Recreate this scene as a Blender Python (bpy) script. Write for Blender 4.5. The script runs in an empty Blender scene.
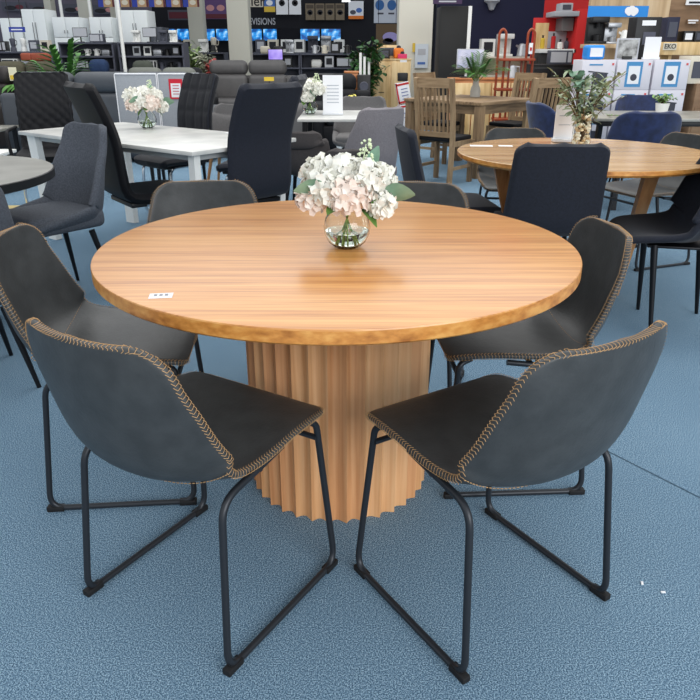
import bpy, bmesh, math, random
from mathutils import Vector, Matrix, noise
random.seed(7)
PI = math.pi
R_ = math.radians
sc = bpy.context.scene
COL = sc.collection

# ------------------------------------------------------------------ camera
F, PITCH, H = 700.0, R_(23.08), 1.265
cam = bpy.data.cameras.new('camera'); cam.sensor_width = 36; cam.lens = 36*F/700
cam.clip_end = 200; cam.clip_start = .02
co = bpy.data.objects.new('camera', cam); COL.objects.link(co)
co.location = (0, 0, H); co.rotation_euler = (PI/2-PITCH, 0, 0)
sc.camera = co

def ray(px, py):
    a = (px-350)/F; b = (350-py)/F
    return a, math.cos(PITCH)+b*math.sin(PITCH), -math.sin(PITCH)+b*math.cos(PITCH)
def at(px, py, z=0):            # the point at height z seen at a place of the photo
    dx, dy, dz = ray(px, py); t = (z-H)/dz
    return Vector((dx*t, dy*t, z))
def atY(px, py, Y):             # the point at distance Y seen there
    dx, dy, dz = ray(px, py); t = Y/dy
    return Vector((dx*t, Y, H+dz*t))

# ------------------------------------------------------------------ materials
def srgb(c):
    return tuple(((v/255)/12.92 if v/255 <= .04045 else ((v/255+.055)/1.055)**2.4) for v in c)+(1,)
MATS = {}
def mat(name, c, rough=.6, metal=0, var=.0, vscale=8, bump=0, bscale=60, stretch=None, c2=None, spec=.5, emit=0, coat=0, trans=0, ior=1.45, sheen=0, alpha=1):
    if name in MATS: return MATS[name]
    m = bpy.data.materials.new(name); m.use_nodes = True
    nt = m.node_tree; b = nt.nodes['Principled BSDF']
    col = srgb(c)
    b.inputs['Base Color'].default_value = col
    b.inputs['Roughness'].default_value = rough
    b.inputs['Metallic'].default_value = metal
    b.inputs['Specular IOR Level'].default_value = spec
    b.inputs['Coat Weight'].default_value = coat
    b.inputs['Coat Roughness'].default_value = .15
    b.inputs['Transmission Weight'].default_value = trans
    b.inputs['IOR'].default_value = ior
    b.inputs['Sheen Weight'].default_value = sheen
    b.inputs['Alpha'].default_value = alpha
    if emit:
        b.inputs['Emission Color'].default_value = col; b.inputs['Emission Strength'].default_value = emit
    tc = nt.nodes.new('ShaderNodeTexCoord')
    src = tc.outputs['Object']
    if stretch:
        mp = nt.nodes.new('ShaderNodeMapping'); mp.inputs['Scale'].default_value = stretch
        nt.links.new(src, mp.inputs['Vector']); src = mp.outputs['Vector']
    if var or c2:
        n = nt.nodes.new('ShaderNodeTexNoise'); n.inputs['Scale'].default_value = vscale; n.inputs['Detail'].default_value = 4
        nt.links.new(src, n.inputs['Vector'])
        r = nt.nodes.new('ShaderNodeValToRGB')
        lo, hi = (col, srgb(c2)) if c2 else (tuple(v*(1-var) for v in col[:3])+(1,), tuple(min(1, v*(1+var)) for v in col[:3])+(1,))
        r.color_ramp.elements[0].color = lo; r.color_ramp.elements[1].color = hi
        r.color_ramp.elements[0].position = .33; r.color_ramp.elements[1].position = .67
        nt.links.new(n.outputs['Fac'], r.inputs['Fac']); nt.links.new(r.outputs['Color'], b.inputs['Base Color'])
    if bump:
        n2 = nt.nodes.new('ShaderNodeTexNoise'); n2.inputs['Scale'].default_value = bscale; n2.inputs['Detail'].default_value = 3
        nt.links.new(src, n2.inputs['Vector'])
        bp = nt.nodes.new('ShaderNodeBump'); bp.inputs['Strength'].default_value = bump; bp.inputs['Distance'].default_value = .004
        nt.links.new(n2.outputs['Fac'], bp.inputs['Height']); nt.links.new(bp.outputs['Normal'], b.inputs['Normal'])
    MATS[name] = m
    return m

def wood(name, dark, mid, light, grain=(2, 60, 60), rough=.4, broad=(0.6, 7, 7), spec=.5, coat=0, rot=0):
    m = bpy.data.materials.new(name); m.use_nodes = True
    nt = m.node_tree; b = nt.nodes['Principled BSDF']; L = nt.links
    tc = nt.nodes.new('ShaderNodeTexCoord')
    def nz(scl, detail, s=1):
        mp = nt.nodes.new('ShaderNodeMapping'); mp.inputs['Scale'].default_value = scl; mp.inputs['Rotation'].default_value = (0, 0, rot)
        L.new(tc.outputs['Object'], mp.inputs['Vector'])
        n = nt.nodes.new('ShaderNodeTexNoise'); n.inputs['Scale'].default_value = s; n.inputs['Detail'].default_value = detail
        L.new(mp.outputs['Vector'], n.inputs['Vector']); return n
    a = nz(grain, 5); c = nz(broad, 3)
    mx = nt.nodes.new('ShaderNodeMath'); mx.operation = 'MULTIPLY_ADD'; mx.inputs[1].default_value = .5
    ml = nt.nodes.new('ShaderNodeMath'); ml.operation = 'MULTIPLY'; ml.inputs[1].default_value = .5
    L.new(c.outputs['Fac'], ml.inputs[0]); L.new(a.outputs['Fac'], mx.inputs[0]); L.new(ml.outputs[0], mx.inputs[2])
    r = nt.nodes.new('ShaderNodeValToRGB'); e = r.color_ramp.elements
    e[0].position = .36; e[0].color = srgb(dark); e[1].position = .62; e[1].color = srgb(light)
    k = e.new(.49); k.color = srgb(mid)
    L.new(mx.outputs[0], r.inputs['Fac']); L.new(r.outputs['Color'], b.inputs['Base Color'])
    b.inputs['Roughness'].default_value = rough; b.inputs['Specular IOR Level'].default_value = spec
    b.inputs['Coat Weight'].default_value = coat; b.inputs['Coat Roughness'].default_value = .25
    bp = nt.nodes.new('ShaderNodeBump'); bp.inputs['Strength'].default_value = .08; bp.inputs['Distance'].default_value = .002
    L.new(a.outputs['Fac'], bp.inputs['Height']); L.new(bp.outputs['Normal'], b.inputs['Normal'])
    MATS[name] = m
    return m

def carpet_mat():
    m = bpy.data.materials.new('blue_carpet'); m.use_nodes = True
    nt = m.node_tree; b = nt.nodes['Principled BSDF']; L = nt.links
    tc = nt.nodes.new('ShaderNodeTexCoord')
    n1 = nt.nodes.new('ShaderNodeTexNoise'); n1.inputs['Scale'].default_value = 300; n1.inputs['Detail'].default_value = 4; n1.inputs['Roughness'].default_value = .7
    n2 = nt.nodes.new('ShaderNodeTexNoise'); n2.inputs['Scale'].default_value = 2.2; n2.inputs['Detail'].default_value = 5
    for n in (n1, n2): L.new(tc.outputs['Object'], n.inputs['Vector'])
    r = nt.nodes.new('ShaderNodeValToRGB'); e = r.color_ramp.elements
    e[0].position = .38; e[0].color = srgb((46, 72, 95)); e[1].position = .62; e[1].color = srgb((176, 202, 218))
    k = e.new(.5); k.color = srgb((98, 128, 151))
    L.new(n1.outputs['Fac'], r.inputs['Fac'])
    r2 = nt.nodes.new('ShaderNodeValToRGB'); e = r2.color_ramp.elements
    e[0].position = .3; e[0].color = (.86, .88, .9, 1); e[1].position = .7; e[1].color = (1.0, 1.0, 1.0, 1)
    L.new(n2.outputs['Fac'], r2.inputs['Fac'])
    mx = nt.nodes.new('ShaderNodeMix'); mx.data_type = 'RGBA'; mx.blend_type = 'MULTIPLY'; mx.inputs['Factor'].default_value = 1
    L.new(r.outputs['Color'], mx.inputs['A']); L.new(r2.outputs['Color'], mx.inputs['B'])
    L.new(mx.outputs['Result'], b.inputs['Base Color'])
    b.inputs['Roughness'].default_value = 1; b.inputs['Specular IOR Level'].default_value = .1
    bp = nt.nodes.new('ShaderNodeBump'); bp.inputs['Strength'].default_value = .25; bp.inputs['Distance'].default_value = .003
    L.new(n1.outputs['Fac'], bp.inputs['Height']); L.new(bp.outputs['Normal'], b.inputs['Normal'])
    return m

LEATHER = mat('grey_leather', (61, 63, 64), .44, var=.15, vscale=22, bump=.15, bscale=120, spec=.5, c2=None)
LEATHER_IN = LEATHER
TUBE = mat('dark_steel', (44, 47, 52), .38, metal=.3, spec=.5)
RUBBER = mat('black_rubber', (18, 18, 20), .7)
STITCH = mat('tan_thread', (192, 152, 106), .8)
BLACKFAB = mat('black_fabric', (22, 23, 29), .9, var=.25, vscale=90, bump=.2, bscale=300, sheen=.05)
NAVYFAB = mat('navy_black_fabric', (21, 25, 37), .85, var=.2, vscale=90, bump=.2, bscale=300, sheen=.06)
BLACKLEA = mat('black_leatherette', (17, 17, 21), .6, spec=.3, bump=.1, bscale=120)
GREYFAB = mat('charcoal_fabric', (76, 80, 88), .95, var=.22, vscale=130, bump=.3, bscale=260)
MIDGREY = mat('mid_grey_fabric', (100, 98, 98), .95, var=.12, vscale=120, bump=.2, bscale=260)
VIOGREY = mat('warm_grey_fabric', (126, 122, 126), .95, var=.12, vscale=120, bump=.2, bscale=260)
TAUPE = mat('dark_taupe_fabric', (70, 66, 66), .95, var=.12, vscale=120, bump=.2, bscale=260)
LGREY = mat('light_grey_felt', (156, 160, 166), .95, var=.06, vscale=120)
BLUEVEL = mat('blue_velvet', (24, 38, 76), .75, var=.35, vscale=18, sheen=.25)
CHROME = mat('chrome', (210, 212, 215), .12, metal=1)
WHITE = mat('white_lacquer', (232, 232, 228), .4)
OFFWHITE = mat('off_white_paint', (214, 212, 200), .7)
PAPER = mat('white_paper', (238, 238, 240), .8)
BLACK = mat('black_plastic', (17, 17, 19), .45)
BLACKM = mat('black_metal', (20, 21, 25), .4, metal=.4)
MARBLE = mat('marble_top', (188, 188, 184), .28, c2=(218, 217, 212), vscale=5)
STONE = mat('grey_stone_top', (128, 126, 118), .3, c2=(152, 150, 142), vscale=5)
GLASS = mat('clear_glass', (250, 253, 252), .0, trans=1, ior=1.3)
JARGLASS = mat('thin_jar_glass', (250, 253, 252), .0, trans=1, ior=1.08)
WATER = mat('water', (235, 245, 235), .0, trans=1, ior=1.33)
OAK = wood('warm_oak_top', (178, 112, 50), (207, 142, 74), (222, 163, 94), (4, 170, 170), .3, (1.0, 30, 30), rot=R_(4), coat=.2)
OAKEDGE = wood('oak_edge', (158, 96, 38), (204, 136, 64), (228, 168, 92), (30, 30, 60), .4, (9, 9, 18))
OAKV = wood('oak_slats', (176, 116, 70), (202, 144, 96), (216, 162, 114), (90, 90, 2.5), .5, (3, 3, .5))
OAK2 = wood('pale_oak_top', (178, 130, 78), (206, 162, 108), (224, 184, 134), (3, 70, 70), .22, (.7, 8, 8), rot=R_(-12), coat=.5)
OAKLEG = wood('oak_leg', (150, 96, 52), (188, 132, 84), (206, 154, 104), (30, 30, 3), .45, (6, 6, 1))
RUSTIC = wood('grey_brown_timber', (92, 72, 50), (132, 107, 78), (158, 132, 100), (30, 30, 3), .6, (6, 6, 1))
RUSTICH = wood('grey_brown_timber_flat', (92, 72, 50), (132, 107, 78), (158, 132, 100), (4, 40, 40), .6, (1, 7, 7))
PINE = wood('pale_pine', (196, 158, 100), (222, 188, 134), (236, 208, 158), (20, 20, 2), .5, (4, 4, .6))
ORANGEWOOD = wood('orange_pine', (150, 84, 40), (188, 118, 64), (206, 140, 84), (3, 30, 30), .4, (1, 5, 5))
REDWOOD = mat('red_brown_lacquer', (146, 62, 32), .4, var=.15)
PETAL = mat('white_petal', (222, 220, 208), .8, c2=(242, 241, 234), vscale=30)
PETALP = mat('blush_petal', (226, 208, 196), .8, c2=(240, 230, 220), vscale=30)
LEAF = mat('leaf_green', (62, 102, 42), .5, c2=(104, 142, 66), vscale=25)
LEAFD = mat('dark_leaf_green', (30, 66, 32), .45, c2=(62, 104, 52), vscale=20)
LEAFE = mat('eucalyptus_leaf', (104, 140, 118), .6, c2=(138, 168, 142), vscale=25)
STEM = mat('stem_green', (132, 158, 84), .5)
BARK = mat('brown_bark', (88, 66, 44), .8)
NAVYWALL = mat('navy_paint', (9, 13, 50), .7)
REDWALL = mat('red_paint', (204, 34, 34), .6)
DARKWALL = mat('near_black_paint', (14, 15, 24), .8)

# ------------------------------------------------------------------ mesh helpers
class MB:
    def __init__(s): s.v = []; s.f = []; s.m = []
    def add(s, vs, fs, mi=0):
        o = len(s.v); s.v += [tuple(v) for v in vs]; s.f += [tuple(i+o for i in f) for f in fs]; s.m += [mi]*len(fs); return s
    def box(s, c, d, r=0, rot=None, seg=2, mi=0):
        if r <= 0:
            x, y, z = d[0]/2, d[1]/2, d[2]/2
            vs = [Vector((sx*x, sy*y, sz*z)) for sx in (-1, 1) for sy in (-1, 1) for sz in (-1, 1)]
            fs = [(0, 1, 3, 2), (4, 6, 7, 5), (0, 4, 5, 1), (2, 3, 7, 6), (0, 2, 6, 4), (1, 5, 7, 3)]
        else:
            bm = bmesh.new(); bmesh.ops.create_cube(bm, size=1)
            for v in bm.verts: v.co = Vector((v.co.x*d[0], v.co.y*d[1], v.co.z*d[2]))
            bmesh.ops.bevel(bm, geom=bm.edges[:]+bm.verts[:], offset=min(r, min(d)*.49), segments=seg, profile=.5, affect='EDGES')
            bm.verts.index_update()
            vs = [v.co.copy() for v in bm.verts]; fs = [tuple(v.index for v in f.verts) for f in bm.faces]; bm.free()
        if rot is not None: vs = [rot @ v for v in vs]
        return s.add([v+Vector(c) for v in vs], fs, mi)
    def bar(s, a, b, w, d=None, up=(0, 0, 1), r=0, w2=None, d2=None):   # square bar a -> b, may taper
        a = Vector(a); b = Vector(b); d = d or w; w2 = w2 or w; d2 = d2 or d
        t = (b-a).normalized(); u = Vector(up)
        if abs(t.dot(u)) > .95: u = Vector((0, 1, 0))
        x = t.cross(u).normalized(); y = x.cross(t).normalized()
        vs = []
        for p, ww, dd in ((a, w, d), (b, w2, d2)):
            for sx, sy in ((-1, -1), (1, -1), (1, 1), (-1, 1)): vs.append(p+x*sx*ww/2+y*sy*dd/2)
        return s.add(vs, [(0, 3, 2, 1), (4, 5, 6, 7), (0, 1, 5, 4), (1, 2, 6, 5), (2, 3, 7, 6), (3, 0, 4, 7)])
    def tube(s, pts, r, n=10, fillet=0, closed=False, r2=None, caps=True):
        pts = [Vector(p) for p in pts]
        if fillet:
            out = []; N = len(pts)
            for i, p in enumerate(pts):
                if not closed and i in (0, N-1): out.append(p); continue
                a = pts[i-1]-p; b = pts[(i+1) % N]-p
                f = min(fillet, a.length*.48, b.length*.48)
                A = p+a.normalized()*f; B = p+b.normalized()*f
                for k in range(7):
                    t = k/6; out.append(A*(1-t)**2+p*2*t*(1-t)+B*t*t)
            pts = out
        N = len(pts); rings = []
        t0 = (pts[1]-pts[0]).normalized()
        u = t0.orthogonal().normalized()
        for i, p in enumerate(pts):
            if closed: t = (pts[(i+1) % N]-pts[i-1]).normalized()
            else: t = (pts[min(i+1, N-1)]-pts[max(i-1, 0)]).normalized()
            u = (u-t*u.dot(t)).normalized(); w = t.cross(u)
            rr = r if r2 is None else r+(r2-r)*i/(N-1)
            rings.append([p+(u*math.cos(2*PI*k/n)+w*math.sin(2*PI*k/n))*rr for k in range(n)])
        vs = [v for rg in rings for v in rg]; fs = []
        for i in range(N if closed else N-1):
            j = (i+1) % N
            for k in range(n):
                l = (k+1) % n; fs.append((i*n+k, i*n+l, j*n+l, j*n+k))
        if caps and not closed: fs += [tuple(range(n))[::-1], tuple((N-1)*n+k for k in range(n))]
        return s.add(vs, fs)
    def lathe(s, prof, n=32, c=(0, 0, 0), cap0=False, cap1=False, fr=None):
        vs = []; fs = []
        for (r, z) in prof:
            for k in range(n):
                a = 2*PI*k/n; rr = r if fr is None else r*fr(a)
                vs.append((c[0]+rr*math.cos(a), c[1]+rr*math.sin(a), c[2]+z))
        for i in range(len(prof)-1):
            for k in range(n):
                l = (k+1) % n; fs.append((i*n+k, i*n+l, (i+1)*n+l, (i+1)*n+k))
        if cap0: fs.append(tuple(range(n))[::-1])
        if cap1: fs.append(tuple((len(prof)-1)*n+k for k in range(n)))
        return s.add(vs, fs)
    def prism(s, poly, z0, z1):
        n = len(poly); vs = [(x, y, z0) for x, y in poly]+[(x, y, z1) for x, y in poly]
        return s.add(vs, [tuple(range(n))[::-1], tuple(range(n, 2*n))]+[(i, (i+1) % n, n+(i+1) % n, n+i) for i in range(n)])
    def move(s, M):
        s.v = [tuple(M @ Vector(v)) for v in s.v]; return s
    def build(s, name, m, parent=None, sub=0, ang=35, smooth=True):
        me = bpy.data.meshes.new(name); me.from_pydata(s.v, [], s.f); me.update()
        ms = m if isinstance(m, (list, tuple)) else [m]
        for q in ms: me.materials.append(q)
        if len(ms) > 1: me.polygons.foreach_set('material_index', s.m)
        bm = bmesh.new(); bm.from_mesh(me); bmesh.ops.recalc_face_normals(bm, faces=bm.faces); bm.to_mesh(me); bm.free()
        if smooth:
            me.shade_smooth()
            if not sub: me.set_sharp_from_angle(angle=R_(ang))
        o = bpy.data.objects.new(name, me); COL.objects.link(o)
        if parent: o.parent = parent
        if sub:
            d = o.modifiers.new('subdivision', 'SUBSURF'); d.levels = sub; d.render_levels = sub
        return o

def tag(o, label=None, cat=None, group=None, kind=None):
    if label: o['label'] = label
    if cat: o['category'] = cat
    if group: o['group'] = group
    if kind: o['kind'] = kind
    return o
def thing(name, label, cat, loc=(0, 0, 0), rz=0, group=None):
    o = bpy.data.objects.new(name, None); COL.objects.link(o); o.empty_display_size = .1
    o.location = loc; o.rotation_euler = (0, 0, rz)
    return tag(o, label, cat, group)
def place(o, loc, rz=0, label=None, cat=None, group=None):
    o.location = loc; o.rotation_euler = (0, 0, rz); return tag(o, label, cat, group)
def kids(o): return [c for c in COL.objects if c.parent == o]
def dup(o, loc=None, rz=None, label=None, group=None, parent=None, scale=None):
    c = o.copy(); COL.objects.link(c); c.parent = parent
    if loc is not None: c.location = loc
    if rz is not None: c.rotation_euler = (0, 0, rz)
    if scale is not None: c.scale = scale
    if label: c['label'] = label
    if group: c['group'] = group
    for k in kids(o): dup(k, parent=c)
    return c
def heading(fx, fy): return math.atan2(-fx, fy)

def text_mesh(txt, size, m, parent, loc, rot=(PI/2, 0, 0), name='lettering', align='CENTER', ext=.002, label=None):
    cu = bpy.data.curves.new('tmp', 'FONT'); cu.body = txt; cu.size = size; cu.extrude = ext; cu.align_x = align; cu.align_y = 'CENTER'; cu.offset = size*.012
    t = bpy.data.objects.new('tmp', cu); COL.objects.link(t)
    bpy.context.view_layer.update()
    me = bpy.data.meshes.new_from_object(t.evaluated_get(bpy.context.evaluated_depsgraph_get()))
    bpy.data.objects.remove(t)
    me.materials.clear(); me.materials.append(m)
    o = bpy.data.objects.new(name, me); COL.objects.link(o); o.parent = parent; o.location = loc; o.rotation_euler = rot
    if label: o['label'] = label
    return o

# curve resampling
def catmull(P, n):
    out = []; N = len(P)
    for i in range(N-1):
        p0 = P[max(i-1, 0)]; p1 = P[i]; p2 = P[i+1]; p3 = P[min(i+2, N-1)]
        for k in range(n):
            t = k/n
            out.append([.5*((2*b)+(-a+c)*t+(2*a-5*b+4*c-d)*t*t+(-a+3*b-3*c+d)*t**3) for a, b, c, d in zip(p0, p1, p2, p3)])
    out.append(list(P[-1])); return out

class Shell:
    """seat shell: profile rows (y, z, half width, curl), front edge first, top of back last"""
    def __init__(s, prof, thick=.016, pw=2.6, rc0=.04, rc1=.06, ncol=16, nrow=22, puff=0, side_pow=1):
        C = catmull(prof, 16)
        d = [0]
        for a, b in zip(C, C[1:]): d.append(d[-1]+math.hypot(b[0]-a[0], b[1]-a[1]))
        s.L = L = d[-1]
        ds = [rc0*(1-math.cos(k/4*PI/2)) for k in range(4)]
        ds += [rc0+(L-rc0-rc1)*k/nrow for k in range(nrow+1)]
        ds += [L-rc1*(1-math.cos(k/4*PI/2)) for k in (3, 2, 1, 0)]
        def samp(x):
            for i in range(len(d)-1):
                if d[i+1] >= x-1e-9:
                    t = 0 if d[i+1] == d[i] else (x-d[i])/(d[i+1]-d[i])
                    return [p+(q-p)*t for p, q in zip(C[i], C[i+1])]
            return C[-1]
        s.ds = ds; s.rows = []
        for x in ds:
            y, z, hw, cu = samp(x)
            a = samp(max(0, x-.004)); b = samp(min(L, x+.004))
            ty, tz = b[0]-a[0], b[1]-a[1]; l = math.hypot(ty, tz) or 1
            ny, nz = tz/l, -ty/l                  # towards the sitter: left normal of a path running back then up
            ny, nz = (-ny, -nz) if (nz < 0 and abs(nz) > abs(ny)) or (abs(ny) >= abs(nz) and ny < 0) else (ny, nz)
            w = hw
            if x < rc0: w -= rc0*(1-math.sqrt(max(0, 1-(1-x/rc0)**2)))
            if L-x < rc1: w -= rc1*(1-math.sqrt(max(0, 1-(1-(L-x)/rc1)**2)))
            s.rows.append((y, z, w, cu, ny, nz, hw))
        s.nc = ncol; s.pw = pw; s.thick = thick; s.puff = puff
        s.nr = len(s.rows)
    def mid(s, i, u):
        y, z, w, cu, ny, nz, hw = s.rows[i]
        q = abs(u*w/hw)**s.pw*cu
        return Vector((w*u, y+ny*q, z+nz*q))
    def us(s): return [math.sin(PI/2*(2*j/s.nc-1))*.35+(2*j/s.nc-1)*.65 for j in range(s.nc+1)]
    def grid(s):
        U = s.us(); G = [[s.mid(i, u) for u in U] for i in range(s.nr)]
        Nn = []
        for i in range(s.nr):
            row = []
            for j in range(len(U)):
                a = G[min(i+1, s.nr-1)][j]-G[max(i-1, 0)][j]; b = G[i][min(j+1, s.nc)]-G[i][max(j-1, 0)]
                n = a.cross(b)
                n = n.normalized() if n.length > 1e-9 else Vector((0, 0, 1))
                row.append(n)
            Nn.append(row)
        # orient normals towards the sitter
        ref = Vector((0, s.rows[s.nr//2][4], s.rows[s.nr//2][5]))
        if Nn[s.nr//2][s.nc//2].dot(ref) < 0: Nn = [[-n for n in r] for r in Nn]
        return G, Nn
    def mesh(s, tf=None):
        G, Nn = s.grid(); nc = s.nc+1; nr = s.nr
        mb = MB(); top = []; bot = []
        for i in range(nr):
            for j in range(nc):
                e = 0
                u = 2*j/s.nc-1; x = s.ds[i]/s.L
                t = s.thick*(tf(x, u) if tf else 1)
                pf = s.puff*(1-abs(u)**3)*(1-abs(2*x-1)**6)
                top.append(G[i][j]+Nn[i][j]*(t/2+pf)); bot.append(G[i][j]-Nn[i][j]*t/2)
        n = nr*nc
        vs = top+bot; fs = []
        for i in range(nr-1):
            for j in range(nc-1):
                a = i*nc+j
                fs.append((a, a+1, a+nc+1, a+nc)); fs.append((n+a, n+a+nc, n+a+nc+1, n+a+1))
        per = s.perim()
        rim = []
        for (i, j) in per:
            c = G[i][j]; o = s.outdir(G, i, j); tt = (top[i*nc+j]-bot[i*nc+j]).length
            rim.append(len(vs)); vs.append(c+o*tt*.32)
        m = len(per)
        for k in range(m):
            (i, j), (i2, j2) = per[k], per[(k+1) % m]
            a, b = i*nc+j, i2*nc+j2; ra, rb = rim[k], rim[(k+1) % m]
            fs.append((a, b, rb, ra)); fs.append((ra, rb, n+b, n+a))
        mb.add(vs, fs); return mb
    def perim(s):
        nc = s.nc+1
        return [(0, j) for j in range(nc)]+[(i, nc-1) for i in range(1, s.nr)]+[(s.nr-1, j) for j in range(nc-2, -1, -1)]+[(i, 0) for i in range(s.nr-2, 0, -1)]
    def outdir(s, G, i, j):
        nc = s.nc; nr = s.nr; d = Vector((0, 0, 0))
        if j == 0: d += (G[i][0]-G[i][1]).normalized()
        if j == nc: d += (G[i][nc]-G[i][nc-1]).normalized()
        if i == 0: d += (G[0][j]-G[1][j]).normalized()
        if i == nr-1: d += (G[nr-1][j]-G[nr-2][j]).normalized()
        return d.normalized()
    def edge(s, step):
        G, Nn = s.grid(); P = s.perim(); pts = [(G[i][j], Nn[i][j], s.outdir(G, i, j)) for i, j in P]
        out = []; carry = 0
        for k in range(len(pts)):
            a, b = pts[k], pts[(k+1) % len(pts)]; L = (b[0]-a[0]).length
            x = carry
            while x < L:
                t = x/L; out.append((a[0].lerp(b[0], t), a[1].lerp(b[1], t).normalized(), a[2].lerp(b[2], t).normalized(), (b[0]-a[0]).normalized())); x += step
            carry = x-L
        return out

# ------------------------------------------------------------------ the setting
fl = MB(); fl.add([(-16, -6, 0), (16, -6, 0), (16, 30, 0), (-16, 30, 0)], [(0, 1, 2, 3)])
tag(fl.build('floor', carpet_mat(), smooth=False), kind='structure')
def wall(name, x0, x1, y0, y1, h, m, z0=0):
    b = MB(); b.box(((x0+x1)/2, (y0+y1)/2, (z0+h)/2), (abs(x1-x0), abs(y1-y0), h-z0)); return tag(b.build(name, m, smooth=False), kind='structure')
wall('wall_back', -16, 16, 26, 26.3, 5.2, DARKWALL)
wall('wall_right', 15.7, 16, -6, 26, 5.2, OFFWHITE)
WALLC = mat('pale_grey_wall', (120, 122, 130), .8)
wall('wall_left', -16, -15.7, 4, 26, 5.2, WALLC)
# coloured partition walls of the display area, right of the big column
p0, p1, p2 = atY(436, 40, 15.6), atY(541, 40, 15.6), atY(602, 40, 15.6)
wall('wall_navy', p0.x, p1.x, 15.6, 15.8, 4.6, NAVYWALL)
wall('wall_red', p1.x, p2.x+.2, 15.6, 15.8, 4.6, REDWALL)
# faint seam of two carpet lengths
a, b = at(607, 451), at(712, 504)
d = (b-a).normalized(); n = Vector((-d.y, d.x, 0))*.002
sm = MB(); sm.add([a+n+Vector((0, 0, .0012)), a-n+Vector((0, 0, .0012)), b-n+Vector((0, 0, .0012)), b+n+Vector((0, 0, .0012))], [(0, 1, 2, 3)])
tag(sm.build('trim_1', mat('seam_dark', (50, 74, 94), .9), smooth=False), kind='structure')

# ------------------------------------------------------------------ main table
T1 = Vector((-.035, 1.955, 0)); TR = .668; TZ = .76
t = thing('round_dining_table', 'large round honey oak table on a fluted drum base, nearest the camera', 'table', T1)
mb = MB(); th = .036
mb.lathe([(0, TZ), (TR-.004, TZ), (TR-.001, TZ-.001), (TR, TZ-.004)], 128)
mb.v = [v for v in mb.v]
mb.build('tabletop', OAK, t)
mb = MB(); mb.lathe([(TR, TZ-.004), (TR, TZ-th+.004), (TR-.004, TZ-th), (0, TZ-th)], 128); e_ = mb.build('tabletop_edge', OAKEDGE, t)
NF = 34
def flute(r, z):
    return lambda a: 1-.058*(1-abs(math.cos(NF*a/2+.3))**.9)*1.0
mb = MB(); NS = 12; rp = random.Random(4); tone = [rp.choice((0, 0, 2, 1, 2)) for _ in range(NF)]
def fr(a):
    q = (a/(2*PI)*NF) % 1
    return 1-.070*math.sin(PI*q**.8)**1.15
mb.lathe([(0, .0), (.277, .0), (.277, TZ-th-.001), (0, TZ-th-.001)], NF*NS, fr=fr)
mb.m = [tone[(k % (NF*NS))//NS] for k in range(len(mb.f))]
mb.build('fluted_pedestal', [OAKV, wood('oak_slats_red', (142, 76, 44), (166, 96, 60), (184, 114, 74), (90, 90, 2.5), .5, (3, 3, .5)), wood('oak_slats_pale', (194, 136, 86), (216, 162, 112), (228, 180, 132), (90, 90, 2.5), .5, (3, 3, .5))], t, ang=30)

# small items lying on table
o = MB(); o.box((0, 0, .0006), (.052, .034, .0010), 0); st = thing('price_sticker', 'small white price sticker on the front left of the large oak table', 'sticker', at(161, 296, TZ)+Vector((0, 0, .0002)), R_(8))
o.build('label_paper', PAPER, st)
o = MB()
for k in range(3): o.box((-.012+.012*k, .003, .0013), (.007, .013, .0004))
o.build('print', mat('grey_print', (150, 150, 155), .7), st)

# ------------------------------------------------------------------ sling chairs
def sling_chair():
    t = thing('sling_chair', '', 'chair')
    sh = Shell([(.222, .447, .208, 0), (.19, .460, .213, .0), (.08, .462, .224, .006), (-.06, .448, .235, .02), (-.165, .437, .242, .056),
                (-.225, .460, .242, .088), (-.264, .525, .236, .088), (-.287, .62, .224, .07), (-.302, .70, .207, .054), (-.308, .782, .188, .048)],
               thick=.017, pw=2.3, rc0=.035, rc1=.06)
    sh.mesh().build('seat_shell', LEATHER, t, sub=1)
    st = MB()
    for i, (p, n, o, tt) in enumerate(sh.edge(.0095)):
        s = tt*.0032
        for sg in (1, -1):
            a = p+n*sg*.0094-o*.0038-s*sg; b = p+n*sg*.0082+o*.0016+s*sg
            st.tube([a, b], .0006, 4, caps=False)
        st.tube([p+n*.0082+o*.0016+s, p+n*.004+o*.0062, p-n*.004+o*.0062, p-n*.0082+o*.0016-s], .00055, 4, caps=False)
    # seams across the bend
    G, Nn = sh.grid()
    row = min(range(sh.nr), key=lambda i: abs(sh.rows[i][0]+.175)+abs(sh.rows[i][1]-.447))
    for sg in (1, -1):
        pts = [G[row][j]+Nn[row][j]*sg*.0098 for j in range(sh.nc+1)]
        for a, b in zip(pts, pts[1:]):
            for k in range(3):
                st.tube([a.lerp(b, k/3+.04), a.lerp(b, k/3+.24)], .0011, 4, caps=False)
    st.build('stitching', STITCH, t)
    r = .0085
    for s in (-1, 1):
        m = MB()
        X = s*.232; xt = s*.175
        m.tube([(xt, .15, .440), (s*.198, .190, .434), (X, .215, r), (X, -.215, r), (s*.212, -.170, .418), (s*.206, -.04, .430), (s*.200, .05, .438)], r, 12, fillet=.05)
        fr_ = m.build('side_frame', TUBE, t)
        for yy, dy in ((.192, 1), (-.198, -1)):
            g = MB(); g.box((X, yy, .008), (.022, .05, .017), .003); g.build('rubber_foot', RUBBER, fr_)
    for yy, zz in ((.186, .392), (-.03, .420)):
        m = MB(); m.tube([(-.203, yy, zz), (.203, yy, zz)], .0075, 10); m.build('crossbar', TUBE, t)
    return t
sling = sling_chair()
def from_runner(a, b, side):
    """rear and front floor ends of the near runner -> chair base and heading"""
    f = (b-a).normalized(); mid = (a+b)/2
    left = Vector((-f.y, f.x, 0))
    return mid+left*(.232 if side == 'right' else -.232), heading(f.x, f.y)
GS = 'grey leather sling chairs around the large oak table'
place(sling, (-.352, 1.448, 0), R_(-31.9), 'dark grey stitched leather sling chair in front of the large oak table, at the left', 'chair', GS)
dup(sling, (.330, 1.430, 0), R_(32.5), 'dark grey stitched leather sling chair in front of the large oak table, at the right', GS)
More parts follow.
